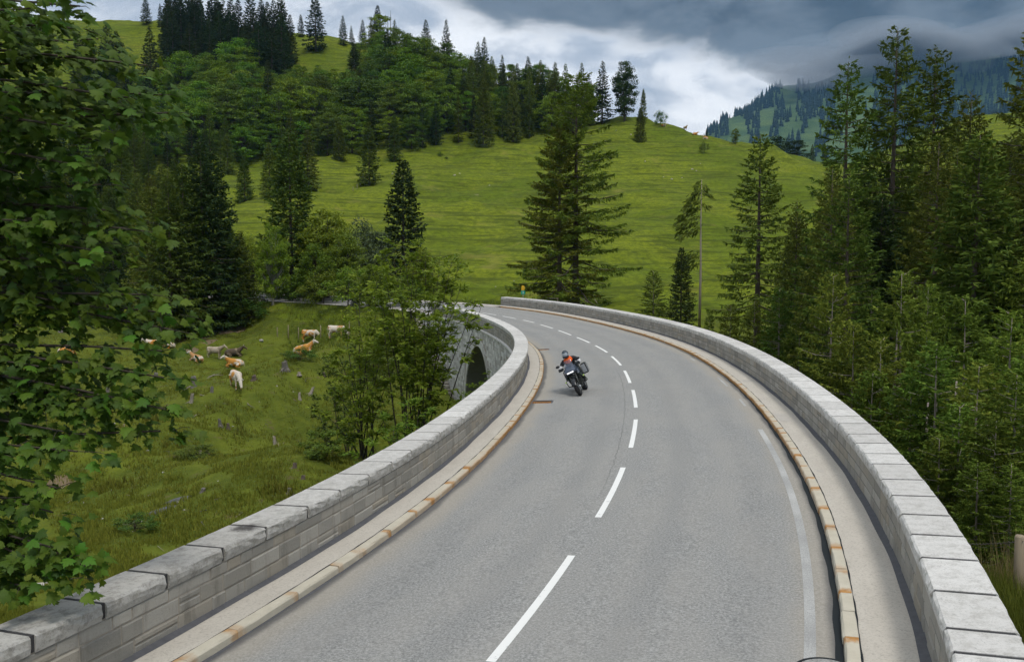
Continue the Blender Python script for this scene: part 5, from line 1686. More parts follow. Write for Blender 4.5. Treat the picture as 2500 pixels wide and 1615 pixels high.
pxcow('lie', 'coat_tan', 480, 884, PI - .2, 'small tan cow lying apart at the maple branch tips', .8)
pxcow('lie', 'coat_orange', 573, 897, PI + .35, 'orange cow lying with its white head low and to the left', 1.0)
pxcow('graze', 'coat_pied_pale', 577, 948, -1.0, 'white and orange cow grazing head-on, nearest of the herd', .95)
pxcow('lie', 'coat_orange', 410, 850, PI - .1, 'orange cow lying behind the tips of the maple leaves', .9)
pxcow('stand', 'coat_pied', 374, 856, PI, 'mostly white cow glimpsed through the maple leaves', .9)
pxcow('lie', 'coat_orange', 164, 872, .2, 'orange cow glimpsed far left through the maple', .9)
pxcow('stand', 'coat_tan', 1673, 321, -1.2, 'brown cow standing on the ridge against the sky', 1.15)
pxcow('lie', 'coat_orange', 1696, 330, .2, 'brown cow lying on the ridge right of the standing one', 1.15)
pxcow('lie', 'coat_pied', 1722, 340, 3.3, 'white and orange cow lying lowest on the ridge', 1.15)
pxcow('lie', 'coat_pied', 1620, 312, .4, 'pale cow lying on the ridge beside the leaning bush', 1.0)

# ------------------------------------------------------------------ stumps, sticks and stones in the pasture
def stump(u, v, hpx, wpx, label, mat='grey_wood', lean=(0, 0), roots=3, seed=0):
    p = hit(u, v); k = p[1] / FOC
    h, r = max(.22, hpx * k * .8), max(.09, wpx * k * .42)
    rr = random.Random(int(u * 7 + v))
    root = tag(empty('tree_stump', (p[0], p[1], p[2]), (lean[0], lean[1], rr.uniform(0, 6.28))), label, 'stump')
    n = 12; rings = []
    ph = [rr.uniform(0, 6.28) for _ in range(3)]
    for z, f in ((-.25, 1.75), (0, 1.5), (.15, 1.15), (.5, 1.0), (.85, .95), (1.0, .9)):
        ring = []
        for q in range(n):
            a = 2 * PI * q / n
            w = 1 + .12 * math.sin(3 * a + ph[0]) + .08 * math.sin(5 * a + ph[1]) + (.25 * max(0, math.sin(2 * a + ph[2])) if z < .2 else 0)
            zz = z * h + (rr.uniform(-.16, .12) * h if z == 1.0 else 0)
            ring.append(Vector((math.cos(a) * r * f * w, math.sin(a) * r * f * w, zz)))
        rings.append(ring)
    m = MB(); m.loft(rings, cap=False)
    m.f.append(tuple(5 * n + q for q in range(n)))
    m.build('bole', M[mat], root, False)
    for q in range(roots):
        a = rr.uniform(0, 6.28); L = r * rr.uniform(2.5, 5)
        m = MB(); m.tube([(0, 0, h * .3), (math.cos(a) * L * .5, math.sin(a) * L * .5, h * .1), (math.cos(a + .3) * L, math.sin(a + .3) * L, -.08)], [r * .35, r * .22, r * .07], 6)
        m.build('root', M['pale_wood' if q % 2 else mat], root, True)
STUMPS = [(474, 948, 34, 16, 'tall grey stump at the left, above a split pale one', 'grey_wood', 2), (517, 968, 26, 9, 'thin dark grey stump right of the tall one', 'grey_wood', 2), (467, 985, 30, 9, 'split pale stump below the tall grey one', 'pale_wood', 3),
    (621, 929, 14, 12, 'short dark stump right of the nearest grazing cow', 'spruce_bark', 2), (697, 905, 26, 16, 'grey stump with pale spreading roots on the bank', 'grey_wood', 5), (731, 922, 10, 10, 'low root stump right of the one with spreading roots', 'pale_wood', 4),
    (791, 925, 14, 8, 'dark stump at the edge of the right-hand bushes', 'spruce_bark', 3), (757, 972, 28, 8, 'leaning pale stump at the right of the pasture', 'pale_wood', 2), (731, 977, 20, 7, 'pale stump standing in a leafy bush', 'pale_wood', 1),
    (538, 1044, 24, 9, 'grey stump left of a smaller one in the middle of the pasture', 'grey_wood', 3), (558, 1046, 16, 7, 'smaller brown stump next to the grey one in mid pasture', 'spruce_bark', 2), (671, 1085, 26, 8, 'slim white stump alone on the right of the pasture', 'pale_wood', 1),
    (489, 1113, 14, 6, 'white stump beside the flat bush', 'pale_wood', 1), (507, 1108, 11, 6, 'brown stump just right of the white one by the flat bush', 'spruce_bark', 1), (719, 1145, 18, 12, 'brown stump close above the left parapet', 'spruce_bark', 3),
    (496, 1205, 16, 10, 'dark stump with two pale forked roots', 'grey_wood', 2), (706, 1212, 12, 10, 'stump half hidden by the left parapet', 'grey_wood', 2), (740, 1180, 14, 12, 'dark stump just above the coping right of the half hidden one', 'spruce_bark', 2),
    (150, 810, 20, 12, 'grey stump seen through the maple at the far left', 'grey_wood', 2), (150, 950, 18, 12, 'pale root stump seen through the maple at the left', 'pale_wood', 3), (262, 960, 18, 10, 'grey stump seen through the maple, right of the pale root one', 'grey_wood', 3), (380, 925, 20, 12, 'grey stump under the lower maple leaves', 'grey_wood', 3)]
for i, (u, v, h, w, lb, mt, rt) in enumerate(STUMPS):
    stump(u, v, h, w, lb, mt, (random.uniform(-.15, .15), random.uniform(-.15, .15)) if 'leaning' not in lb else (.1, -.5), rt)
rs2 = random.Random(17)
def stick(u0, v0, u1, v1, label, rad=.03, grp=None, mat='pale_wood', lift=.03):
    a, b = hit(u0, v0), hit(u1, v1)
    c = (a + b) / 2; m = MB()
    A, B = Vector(a - c), Vector(b - c)
    mid = (A + B) / 2 + Vector((rs2.uniform(-.15, .15), rs2.uniform(-.15, .15), .05 + lift))
    m.tube([A + Vector((0, 0, lift)), mid, B + Vector((0, 0, lift))], [rad, rad * .8, rad * .35], 6)
    if (B - A).length > 1.2:
        m.tube([mid, mid + (B - A) * .22 + Vector((rs2.uniform(-.3, .3), .2, .15))], [rad * .5, rad * .2], 5)
    o = m.build('fallen_branch', M[mat], None, True); o.location = c
    tag(o, label, 'branch', grp)
stick(505, 926, 560, 900, 'long pale branch lying before the orange cow with the low head', .045)
stick(511, 922, 545, 917, 'shorter pale branch beside the long one', .05)
stick(560, 912, 585, 909, 'thin grey branch behind the nearest grazing cow', .03)
stick(604, 992, 622, 998, 'crooked pale stick below the nearest grazing cow', .03)
stick(487, 968, 515, 974, 'forked pale branch at the foot of the thin dark stump', .04)
stick(470, 1020, 488, 1014, 'curved stick left of the grey mid-pasture stump', .035)
stick(575, 1270, 592, 1262, 'white stick close above the left parapet', .02)
stick(315, 1282, 342, 1283, 'pale stick at the edge of the muddy hollow', .02)
stick(385, 1345, 402, 1350, 'dry forked twig just above the near coping', .012)
for i in range(46):
    u, v = rs2.uniform(130, 800), rs2.uniform(930, 1290)
    if v > 1520 - .45 * u: continue
    L = rs2.uniform(4, 14); a = rs2.uniform(-.6, .6)
    stick(u, v, u + L, v + L * a, 'little dry stick scattered in the pasture grass', rs2.uniform(.012, .028), 'dry sticks in the pasture', rs2.choice(('pale_wood', 'grey_wood', 'post_wood')))
def rock(p, r, label, grp=None):
    rr = random.Random(int(p[0] * 991 + p[1] * 77)); m = MB()
    m.ball((0, 0, r * .25), (r * rr.uniform(.8, 1.3), r * rr.uniform(.7, 1.1), r * rr.uniform(.5, .8)), 7, 5)
    m.v = [(x * rr.uniform(.85, 1.15), y * rr.uniform(.85, 1.15), z * rr.uniform(.85, 1.15)) for x, y, z in m.v]
    o = m.build('stone', M['limestone']); o.location = p; o.rotation_euler = (0, 0, rr.uniform(0, 6)); tag(o, label, 'stone', grp)
rock(hit(638, 834), .3, 'white stone alone in the grass behind the herd')
for u, v, r in ((1110, 430, .9), (1122, 426, .6), (1195, 455, .7), (958, 426, .7), (1540, 330, .8), (1575, 395, .6), (1640, 440, .8), (1690, 415, .9), (1700, 420, .6), (1620, 433, .5), (1255, 690, .35), (1210, 702, .3), (1665, 437, .5), (1505, 320, .6), (1710, 400, .5)):
    rock(hit(u, v), r * .45, 'pale stone lying on the hillside meadow', 'stones on the meadow')
for i in range(30):
    u, v = rs2.uniform(150, 800), rs2.uniform(930, 1300)
    if v > 1500 - .45 * u: continue
    rock(hit(u, v), rs2.uniform(.04, .09), 'small pale stone in the pasture grass', 'small stones in the pasture')

# ------------------------------------------------------------------ fences, sign
def post(p, h, r, label, grp=None, mat='post_wood'):
    m = MB(); m.tube([(0, 0, -.3), (.01, 0, h * .5), (0, .01, h - .03), (0, .01, h)], [r, r * .97, r * .93, r * .7], 9)
    o = m.build('fence_post', M[mat], None, True); o.location = p; tag(o, label, 'fence post', grp); return o
for u, v, h, lb in ((704, 828, 1.5, 'tall thin fence post left of the standing pied cow'), (729, 832, 1.3, 'dark thin fence post touching the standing pied cow'), (677, 827, 1.1, 'leftmost thin fence post behind the herd'), (783, 829, 1.5, 'thin fence post right of the standing pied cow'), (853, 826, 1.6, 'pale fence post right of the half hidden cow'), (851, 832, 1.2, 'leaning pale post beside the rightmost cow')):
    post(hit(u, v), h, .05, lb)
for u, v in ((862, 467), (872, 461), (880, 457), (889, 453), (895, 451)): post(hit(u, v), 1.3, .09, 'pale little fence post below the dense rounded spruce', 'fence posts on the meadow', 'pale_wood')
pA = at(2487, 1390, 12.6); pA[2] = gz(pA[0], pA[1])
ph_ = at(2487, 1306, 12.6)[2] - pA[2]
post(pA, ph_, .075, 'weathered wooden fence post at the right edge beside tall grass')
pB = at(2290, 1300, 17.0); pB[2] = gz(pB[0], pB[1])
post(pB, at(2290, 1298, 17.0)[2] - pB[2], .07, 'fence post behind the right parapet')
for zf, lb in ((.96, 'upper strand of barbed wire running to the post at the right edge'), (.42, 'lower strand of barbed wire running to the post at the right edge')):
    a = Vector((pA[0], pA[1] - .08, pA[2] + ph_ * zf)); b = Vector((pB[0], pB[1] - .08, pB[2] + (at(2290, 1298, 17.0)[2] - pB[2]) * zf))
    c = (a + b) / 2; m = MB()
    pts = [a.lerp(b, t) - c + Vector((0, 0, -.05 * math.sin(PI * t))) for t in np.linspace(0, 1, 24)]
    m.tube(pts, .006, 5)
    for q in pts[1:-1]:
        m.tube([q + Vector((-.02, 0, .02)), q + Vector((.02, 0, -.02))], .004, 4)
    o = m.build('barbed_wire', M['grey_wood']); o.location = c; tag(o, lb, 'wire')
def sign():
    p = at(1277, 738, 96.5); p[2] = gz(p[0], p[1])
    top = at(1277, 696, 96.5)[2] - p[2]
    plain('sign_yellow', (.72, .42, .02), .5); plain('sign_green', (.01, .30, .20), .5); plain('sign_white', (.8, .8, .78), .5); plain('galv', (.35, .35, .34), .5, .5, .6)
    root = tag(empty('signpost', tuple(p)), 'signpost with a yellow arrow board over a square green board behind the far parapet', 'sign')
    m = MB(); m.tube([(0, 0, -.3), (0, 0, top - .05)], .035, 8); m.build('pole', M['galv'], root, True)
    m = MB(); w, h, z = .19, .52, top - .28
    V = [(-w, -.05, z - h / 2), (w * .7, -.05, z - h / 2), (w, -.05, z), (w * .55, -.05, z + h / 2), (-w * .8, -.05, z + h / 2)]
    m.add(V + [(x, -.03, zz) for x, _, zz in V], [(0, 1, 2, 3, 4), (9, 8, 7, 6, 5)] + [(k, 5 + k, 5 + (k + 1) % 5, (k + 1) % 5) for k in range(5)])
    m.build('arrow_board', M['sign_yellow'], root)
    m = MB(); m.box((0, -.05, top - .80), (.44, .02, .40), bev=.004); g = m.build('square_board', M['sign_green'], root)
    m = MB(); m.tube([(-.02, -.066, top - .68), (.02, -.066, top - .78), (-.06, -.066, top - .92)], .018, 5); m.tube([(.02, -.066, top - .78), (.09, -.066, top - .93)], .018, 5); m.ball((-.01, -.066, top - .655), .03, 6, 4)
    m.build('pictogram', M['sign_white'], g)
sign()
p = at(1120, 712, 128); p[2] = gz(p[0], p[1])
plain('marker_orange', (.55, .18, .04), .6)
m = MB(); m.tube([(0, 0, -.2), (0, 0, 1.0)], .06, 7); o = m.build('marker_post', M['galv']); o.location = p; tag(o, 'short marker post with an orange top in the meadow behind the road', 'post')
m = MB(); m.box((0, 0, 1.05), (.62, .1, .34), bev=.02); m.build('marker_board', M['marker_orange'], o)
# rail and leaning poles beside the tallest spruce
m = MB(); a_, b_ = at(1332, 727, 100), at(1362, 729, 100); c_ = (a_ + b_) / 2
m.tube([Vector(a_ - c_), Vector(b_ - c_)], .06, 7); o = m.build('fence_rail', M['pale_wood'], None, True); o.location = c_; tag(o, 'pale wooden rail left of the spruce trunks behind the parapet', 'rail')
for dx, lb in ((.7, 'right'), (-.7, 'left')):
    pp = np.array([c_[0] + dx * .95, c_[1], gz(c_[0] + dx, c_[1])]); post(pp, max(.5, c_[2] + .1 - pp[2]), .06, 'short post under the %s end of the pale rail' % lb)
for (u0, v0, u1, v1), lb in (((1418, 725, 1442, 744), 'fallen pale pole leaning right of the tallest spruce trunk'), ((1452, 730, 1460, 744), 'second pale pole leaning further right of the spruce trunks')):
    a_, b_ = at(u0, v0, 101), at(u1, v1, 101); c_ = (a_ + b_) / 2
    m = MB(); m.tube([Vector(a_ - c_), Vector(b_ - c_)], [.05, .07], 6); o = m.build('leaning_pole', M['pale_wood'], None, True); o.location = c_; tag(o, lb, 'pole')

# ------------------------------------------------------------------ gutter drains, manhole, patches
def grate(s, o, w, l, label):
    root = tag(empty('drain_grate', tuple(RP(s, o, 0))), label, 'drain'); L0 = np.array(root.location)
    def slab(name, a0, a1, o0, o1, z0, z1, mat):
        V = [RP(x, y, z) - L0 for z in (z0, z1) for x, y in ((a0, o0), (a1, o0), (a1, o1), (a0, o1))]
        obj(name, V, [(3, 2, 1, 0), (4, 5, 6, 7), (0, 1, 5, 4), (1, 2, 6, 5), (2, 3, 7, 6), (3, 0, 4, 7)], mat, root)
    slab('pit', s - l / 2, s + l / 2, o - w / 2, o + w / 2, .0022, .0035, M['black_joint'])
    slab('frame', s + l / 2, s + l / 2 + .04, o - w / 2, o + w / 2, -.01, .012, M['tar'])
    slab('frame', s - l / 2 - .04, s - l / 2, o - w / 2, o + w / 2, -.01, .012, M['rusty_iron'])
    slab('frame', s - l / 2 - .04, s + l / 2 + .04, o + w / 2, o + w / 2 + .05, -.01, .012, M['tar'])
    for k in range(7):
        q = s - l / 2 + l * (k + .5) / 7
        slab('bar', q - .016, q + .016, o - w / 2, o + w / 2, .004, .010, M['rusty_iron' if k < 4 else 'tar'])
grate(31.6, -3.36, .66, .52, 'rusty gutter drain by the left kerb, nearer one in front of the motorcycle')
grate(51.0, -3.38, .62, .42, 'dark gutter drain by the left kerb behind the motorcycle')
d_ = direction(1990, 1604); k_ = (CAM_Z - .125) / -d_[2]; pm = np.array([0, 0, CAM_Z]) + d_ * k_
m = MB(); R_ = .32
ring = lambda r, z: [Vector((math.cos(a) * r, math.sin(a) * r, z)) for a in np.linspace(0, 2 * PI, 32, endpoint=False)]
m.loft([ring(R_ + .045, 0), ring(R_ + .04, .006), ring(R_ + .01, .006), ring(R_, 0)], cap=False)
o = m.build('manhole_cover', M['black_joint']); mh = (pm[0], pm[1] - R_ - .05)
s_, o_ = road_so([mh[0]], [mh[1]]); o.location = (mh[0], mh[1], BANK * float(o_[0]) + .003); tag(o, 'round manhole cut off by the bottom edge near the right edge line', 'manhole')
m = MB(); m.add(ring(R_ - .003, .0055), [tuple(range(32))]); m.build('lid', M['asphalt'], o)
_t = np.interp(float(s_[0]), AS, AT)
o.rotation_euler = (Matrix.Rotation(_t, 3, 'Z') @ Matrix.Rotation(-math.atan(BANK), 3, 'Y')).to_euler()
pv = [x for x in bpy.data.objects if x.name.startswith('pavement')][0]
for a, b, oa, ob in ((26.6, 27.9, 4.0, 4.32), (34.8, 35.3, 4.05, 4.5), (42.0, 43.2, 4.1, 4.35), (20.6, 20.8, 4.05, 4.18)):
    strip('repair_patch', a, b, .2, [(oa, .112), (ob, .112)], M['gravel_verge'], pv)

# ------------------------------------------------------------------ grass
def tufts(name, pts, hgt, wid, blades, mat, seed, lean=.45):
    rr = np.random.default_rng(seed)
    pts = np.repeat(pts, blades, 0); n = len(pts)
    b = pts + np.stack([rr.normal(0, .10, n), rr.normal(0, .10, n), np.full(n, -.03)], 1)
    az = rr.uniform(0, 6.28, n); ln = hgt * rr.uniform(.5, 1.3, n)
    d = np.stack([np.cos(az) * lean * rr.random(n), np.sin(az) * lean * rr.random(n), np.ones(n)], 1)
    tip = b + unit(d) * ln[:, None]
    s = np.stack([-np.sin(az), np.cos(az), np.zeros(n)], 1) * (wid * rr.uniform(.6, 1.4, n) / 2)[:, None]
    V = np.stack([b - s, b + s, tip], 1).reshape(-1, 3)
    return tag(obj(name, V, np.arange(3 * n).reshape(n, 3), M[mat]), kind='stuff')
rg = np.random.default_rng(55)
def scatter(n, ulo, uhi, dlo, dhi, keep):
    u = rg.uniform(ulo, uhi, n); d = dlo * (dhi / dlo) ** rg.random(n)
    x = (u - 1250) / FOC * d; z = gfast(x, d)
    k = keep(x, d, z)
    return np.stack([x, d, z], 1)[k]
def lump(x, y): return np.sin(x * .9 + np.sin(y * .7) * 1.3) * np.sin(y * .8 + np.sin(x * .6)) + .6 * np.sin(x * 2.3 + y * 1.7)
left = lambda x, y, z: (road_so(x, y)[1] < -5.6) & (z < 3)
P_ = scatter(52000, -100, 1080, 20, 120, lambda x, y, z: left(x, y, z) & (lump(x, y) > -.75))
tag(tufts('pasture_grass', P_, .20, .055, 5, 'grass_blades', 1), 'rough pasture grass', 'grass')
P_ = scatter(2600, -100, 1000, 24, 70, lambda x, y, z: left(x, y, z) & (lump(x * .5, y * .5) > .75))
tag(tufts('rank_grass', P_, .55, .045, 12, 'grass_blades', 2, .8), 'rank tussocks in the pasture', 'grass')
P_ = scatter(9000, 700, 1330, 84, 135, lambda x, y, z: (road_so(x, y)[1] < -5.2) | (road_so(x, y)[1] > 5.6))
tag(tufts('verge_grass', P_, .4, .06, 5, 'grass_blades', 4), 'long grass on the road banks', 'grass')
x = rg.uniform(5.0, 10.5, 7000); y = rg.uniform(6.5, 17, 7000); so = road_so(x, y)[1]
k = (so > 5.42 + .25 * rg.random(7000))
P_ = np.stack([x, y, ground(x, y)], 1)[k]
tag(tufts('roadside_grass', P_, .42, .014, 10, 'grass_blades', 5, .9), 'tall green grass behind the near right parapet', 'grass')
c0 = at(2440, 1400, 13.2); n = 150
P_ = np.stack([c0[0] + rg.normal(0, .28, n), c0[1] + rg.normal(0, .3, n), np.zeros(n)], 1); P_[:, 2] = gfast(P_[:, 0], P_[:, 1])
tag(tufts('dry_grass', P_, .95, .012, 4, 'dry_grass', 6, .5), 'dry seeding grass beside the wooden fence post', 'grass')
def patch(name, uvd, mat, sx, sy, kind='structure'):
    c = hit(*uvd) if len(uvd) == 2 else at(*uvd)
    n = 20; rr = random.Random(int(uvd[0]))
    V = [(c[0], c[1], gz(c[0], c[1]) + .06)]
    rings = (.5, 1.0)
    for q in rings:
        for a in range(n):
            w = q * (1 + .2 * math.sin(2 * a) + rr.uniform(-.15, .15)); x_ = c[0] + math.cos(6.283 * a / n) * sx * w; y_ = c[1] + math.sin(6.283 * a / n) * sy * w
            V.append((x_, y_, gz(x_, y_) + (.05 if q < 1 else -.05)))
    F = [(0, 1 + a, 1 + (a + 1) % n) for a in range(n)] + [(1 + a, 1 + n + a, 1 + n + (a + 1) % n, 1 + (a + 1) % n) for a in range(n)]
    return tag(obj(name, V, F, M[mat], smooth=True), kind=kind)
patch('bare_earth', (600, 1395), 'earth', 3.2, 1.0); patch('bare_earth', (60, 1440), 'gravel_verge', 2.0, 1.2); patch('bare_earth', (390, 1250), 'tar', 1.0, .5); patch('bare_earth', (430, 1225), 'tar', .7, .4)
patch('bare_earth', (140, 1185), 'earth', .9, .8); patch('bare_earth', (460, 830), 'earth', 3.5, 5.0); patch('bare_earth', (530, 800), 'earth', 4, 5); patch('bare_earth', (2475, 1500), 'earth', .5, .5)
# ------------------------------------------------------------------ motorcycle (x forward, y to its left, z up)
plain('bike_black', (.012, .014, .016), .35, .5); plain('bike_grey', (.05, .065, .09), .3, .5, .3); plain('bike_blue', (.07, .09, .125), .3, .5, .4); plain('rubber', (.022, .022, .024), .85, .2)
plain('alu', (.46, .48, .50), .38, .5, .7); plain('engine', (.06, .065, .06), .5, .5, .5); plain('seat_black', (.015, .015, .016), .7); plain('bike_olive', (.03, .06, .03), .45); plain('badge_white', (.75, .75, .76), .4)
t = NT('screen'); t.base((.15, .17, .22)).rough(.12).spec(.6)
tr = t.n('ShaderNodeBsdfTransparent'); tr.inputs[0].default_value = (.62, .66, .75, 1); mx = t.n('ShaderNodeMixShader'); mx.inputs[0].default_value = .45
t.l(t.p.outputs[0], mx.inputs[2]); t.l(tr.outputs[0], mx.inputs[1]); t.l(mx.outputs[0], t.out.inputs['Surface']); M['screen'] = t.m
t = NT('lamp_lit'); t.base((.9, .9, .9)); t.p.inputs['Emission Color'].default_value = (1, 1, 1, 1); t.p.inputs['Emission Strength'].default_value = .9; M['lamp_lit'] = t.m
t = NT('fog_lit'); t.base((.35, .45, .12)); t.p.inputs['Emission Color'].default_value = (.75, 1, .4, 1); t.p.inputs['Emission Strength'].default_value = .15; M['fog_lit'] = t.m

FWD = Vector((-.20, -.98, 0)).normalized()
CONTACT = Vector((2.53, 32.15, 0)) - FWD * .80
_s, _o = road_so([CONTACT.x], [CONTACT.y]); CONTACT.z = BANK * float(_o[0]) + .004
YAW = math.atan2(FWD.y, FWD.x); LEAN = math.radians(26)
BROT = (Matrix.Rotation(YAW, 3, 'Z') @ Matrix.Rotation(LEAN, 3, 'X')).to_euler()
def motorcycle():
    R = tag(empty('motorcycle', CONTACT, BROT), 'dark touring motorcycle leaning into the bend with aluminium side cases', 'motorcycle')
    def b(m, name, mat, par=None, smooth=False): return m.build(name, M[mat], par or R, smooth)
    def wheel(x, r, w):
        m = MB(); rings = []
        for k in range(36):
            a = 2 * PI * k / 36
            ring = []
            for j in range(10):
                q = 2 * PI * j / 10
                rr_ = r - .055 + .055 * math.cos(q)
                ring.append(Vector((x + math.cos(a) * rr_, w / 2 * math.sin(q) * 1.05, r + math.sin(a) * rr_)))
            rings.append(ring)
        rings.append(rings[0]); m.loft(rings, cap=False)
        t_ = b(m, 'wheel', 'rubber', None, True)
        m = MB(); rings = []
        for k in range(25):
            a = 2 * PI * k / 24
            rings.append([Vector((x + math.cos(a) * q, y, r + math.sin(a) * q)) for q, y in ((r - .10, -w * .4), (r - .125, -w * .2), (r - .125, w * .2), (r - .10, w * .4), (r - .09, 0))])
        m.loft(rings, cap=False)
        for k in range(10):
            a = 2 * PI * k / 10
            m.tube([(x, 0.02 * (-1) ** k, r), (x + math.cos(a) * (r - .12), 0, r + math.sin(a) * (r - .12))], .011, 5)
        m.tube([(x, -.09, r), (x, .09, r)], .04, 10)
        b(m, 'rim', 'engine', t_)
        for sd in (-1, 1):
            m = MB(); m.tube([(x, sd * .075, r), (x, sd * .08, r)], .15, 20); b(m, 'brake_disc', 'alu', t_)
    wheel(.80, .335, .125); wheel(-.76, .325, .17)
    for sd in (-1, 1):
        m = MB(); m.tube([(.80, sd * .115, .335), (.70, sd * .115, .62), (.50, sd * .115, 1.05)], [.034, .032, .027], 10); b(m, 'fork_leg', 'engine', None, True)
        m = MB(); m.ball((.80, sd * .12, .33), (.06, .035, .07), 10, 6); b(m, 'axle_cover', 'alu', None, True)
    m = MB(); rings = []
    for a in np.linspace(.35, 2.35, 12):
        rings.append([Vector((.80 + math.cos(a) * q, y, .335 + math.sin(a) * q)) for q, y in ((.355, -.075), (.375, -.04), (.38, 0), (.375, .04), (.355, .075))])
    m.loft(rings, cap=False, closed=False); b(m, 'front_fender', 'bike_black', None, True)
    # nose fairing: wide wedge with the lamp slot in it
    def rect(x, z, w, h, c=.3): return [Vector((x, w * q, z + h * r_)) for q, r_ in ((-1, -c), (-c * 1.6, -1), (c * 1.6, -1), (1, -c), (1, c), (.5, 1), (-.5, 1), (-1, c))]
    m = MB(); m.loft([rect(.25, 1.0, .20, .16), rect(.48, 1.0, .25, .17), (rect(.66, .965, .235, .13)), rect(.75, .935, .19, .085), rect(.785, .925, .15, .055)]); b(m, 'nose_fairing', 'bike_blue', None, False)
    m = MB(); m.box((.782, 0, .925), (.05, .30, .062), bev=.012); L_ = b(m, 'headlight', 'bike_black')
    m = MB(); m.box((.806, -.068, .925), (.012, .125, .042), bev=.004); m.box((.806, .068, .925), (.012, .125, .042), bev=.004); b(m, 'lamp', 'lamp_lit', L_)
    m = MB(); m.box((.715, 0, 1.03), (.02, .16, .035), Matrix.Rotation(-.7, 3, 'Y')); b(m, 'badge', 'badge_white')
    for sd in (-1, 1):
        m = MB(); m.loft([[Vector(v) for v in ((.55, sd * .20, .99), (.60, sd * .24, .80), (.28, sd * .26, .60), (.10, sd * .23, .72), (.12, sd * .22, .98))],
                          [Vector(v) for v in ((.52, sd * .25, .97), (.55, sd * .29, .80), (.27, sd * .30, .63), (.12, sd * .27, .73), (.14, sd * .26, .96))]]); b(m, 'side_fairing', 'bike_grey')
        m = MB(); m.tube([(.50, sd * .20, .78), (.46, sd * .36, .62), (.20, sd * .38, .42), (-.05, sd * .28, .36)], .016, 7); cb_ = b(m, 'crash_bar', 'bike_olive', None, True)
        m = MB(); m.tube([(.49, sd * .36, .63), (.53, sd * .36, .63)], [.03, .028], 10); b(m, 'fog_lamp', 'fog_lit', cb_)
        m = MB(); m.box((-.56, sd * .34, .80), (.48, .22, .40), Matrix.Rotation(sd * .06, 3, 'Z'), taper=.93, bev=.03); pn = b(m, 'side_case', 'bike_black')
        m = MB(); m.box((-.317, sd * .345, .80), (.014, .165, .31), Matrix.Rotation(sd * .06, 3, 'Z'), bev=.006); m.box((-.56, sd * .455, .80), (.38, .012, .30), Matrix.Rotation(sd * .06, 3, 'Z'), bev=.006); b(m, 'case_panel', 'alu', pn)
        m = MB(); m.tube([(.44, sd * .05, 1.10), (.42, sd * .20, 1.14), (.37, sd * .41, 1.12)], .014, 7); b(m, 'handlebar', 'bike_black', None, True)
        m = MB(); m.tube([(.37, sd * .30, 1.12), (.362, sd * .42, 1.12)], .02, 8); b(m, 'grip', 'rubber', None, True)
        m = MB(); m.loft([[Vector((x, sd * y, z)) for x, z in ((.47, 1.07), (.50, 1.12), (.48, 1.18), (.45, 1.12))] for y in (.24, .34, .43)]); b(m, 'hand_guard', 'bike_black')
        m = MB(); m.tube([(.40, sd * .27, 1.15), (.42, sd * .37, 1.26)], .007, 6); mi_ = b(m, 'mirror', 'bike_black')
        m = MB(); m.ball((.42, sd * .41, 1.28), (.028, .085, .05), 10, 6); b(m, 'mirror_glass', 'bike_black', mi_, True)
        m = MB(); m.tube([(-.10, sd * .12, .40), (-.10, sd * .26, .39)], .018, 7); b(m, 'foot_peg', 'engine')
    m = MB()
    V = []
    for t_ in np.linspace(0, 1, 6):
        x = .62 - .20 * t_ - .03 * math.sin(t_ * PI); z = 1.06 + .31 * t_; w = .185 - .05 * t_
        V.append([Vector((x - .05 * (abs(q) ** 2), w * q, z)) for q in (-1, -.6, -.2, .2, .6, 1)])
    m.loft(V, cap=False, closed=False); b(m, 'windscreen', 'screen', None, True)
    m = MB(); m.loft([rect(.32, 1.0, .17, .14), rect(.18, 1.03, .20, .16), rect(-.02, .98, .17, .13), rect(-.14, .92, .11, .08)]); b(m, 'tank', 'bike_grey', None, True)
    m = MB(); m.loft([rect(-.06, .90, .12, .06), rect(-.30, .87, .16, .06), rect(-.60, .92, .17, .06), rect(-.88, .94, .12, .05)]); b(m, 'seat', 'seat_black', None, True)
    m = MB(); m.box((.12, 0, .50), (.42, .34, .34), bev=.06); m.box((.22, .10, .72), (.16, .12, .2), Matrix.Rotation(.5, 3, 'X'), bev=.03); m.box((.22, -.10, .72), (.16, .12, .2), Matrix.Rotation(-.5, 3, 'X'), bev=.03); m.box((.1, 0, .30), (.4, .26, .1), bev=.03); b(m, 'engine', 'engine')
    m = MB(); m.tube([(.5, 0, 1.0), (.1, 0, .85), (-.35, 0, .75)], .05, 7); m.tube([(-.2, .1, .4), (-.76, .12, .325)], .04, 7); m.tube([(-.2, -.1, .4), (-.76, -.12, .325)], .04, 7); m.tube([(-.3, 0, .75), (-.9, 0, .86)], .05, 7); b(m, 'frame', 'bike_black')
    m = MB(); m.tube([(.2, -.16, .4), (-.3, -.2, .38), (-.55, -.22, .46), (-.95, -.24, .58)], [.03, .035, .06, .06], 10); b(m, 'exhaust', 'alu', None, True)
    m = MB(); m.box((-.92, 0, .98), (.3, .3, .02), bev=.006); b(m, 'luggage_rack', 'bike_black')
    m = MB(); m.box((.60, 0, .70), (.06, .26, .22), bev=.02); b(m, 'radiator', 'engine')
    return R
motorcycle()

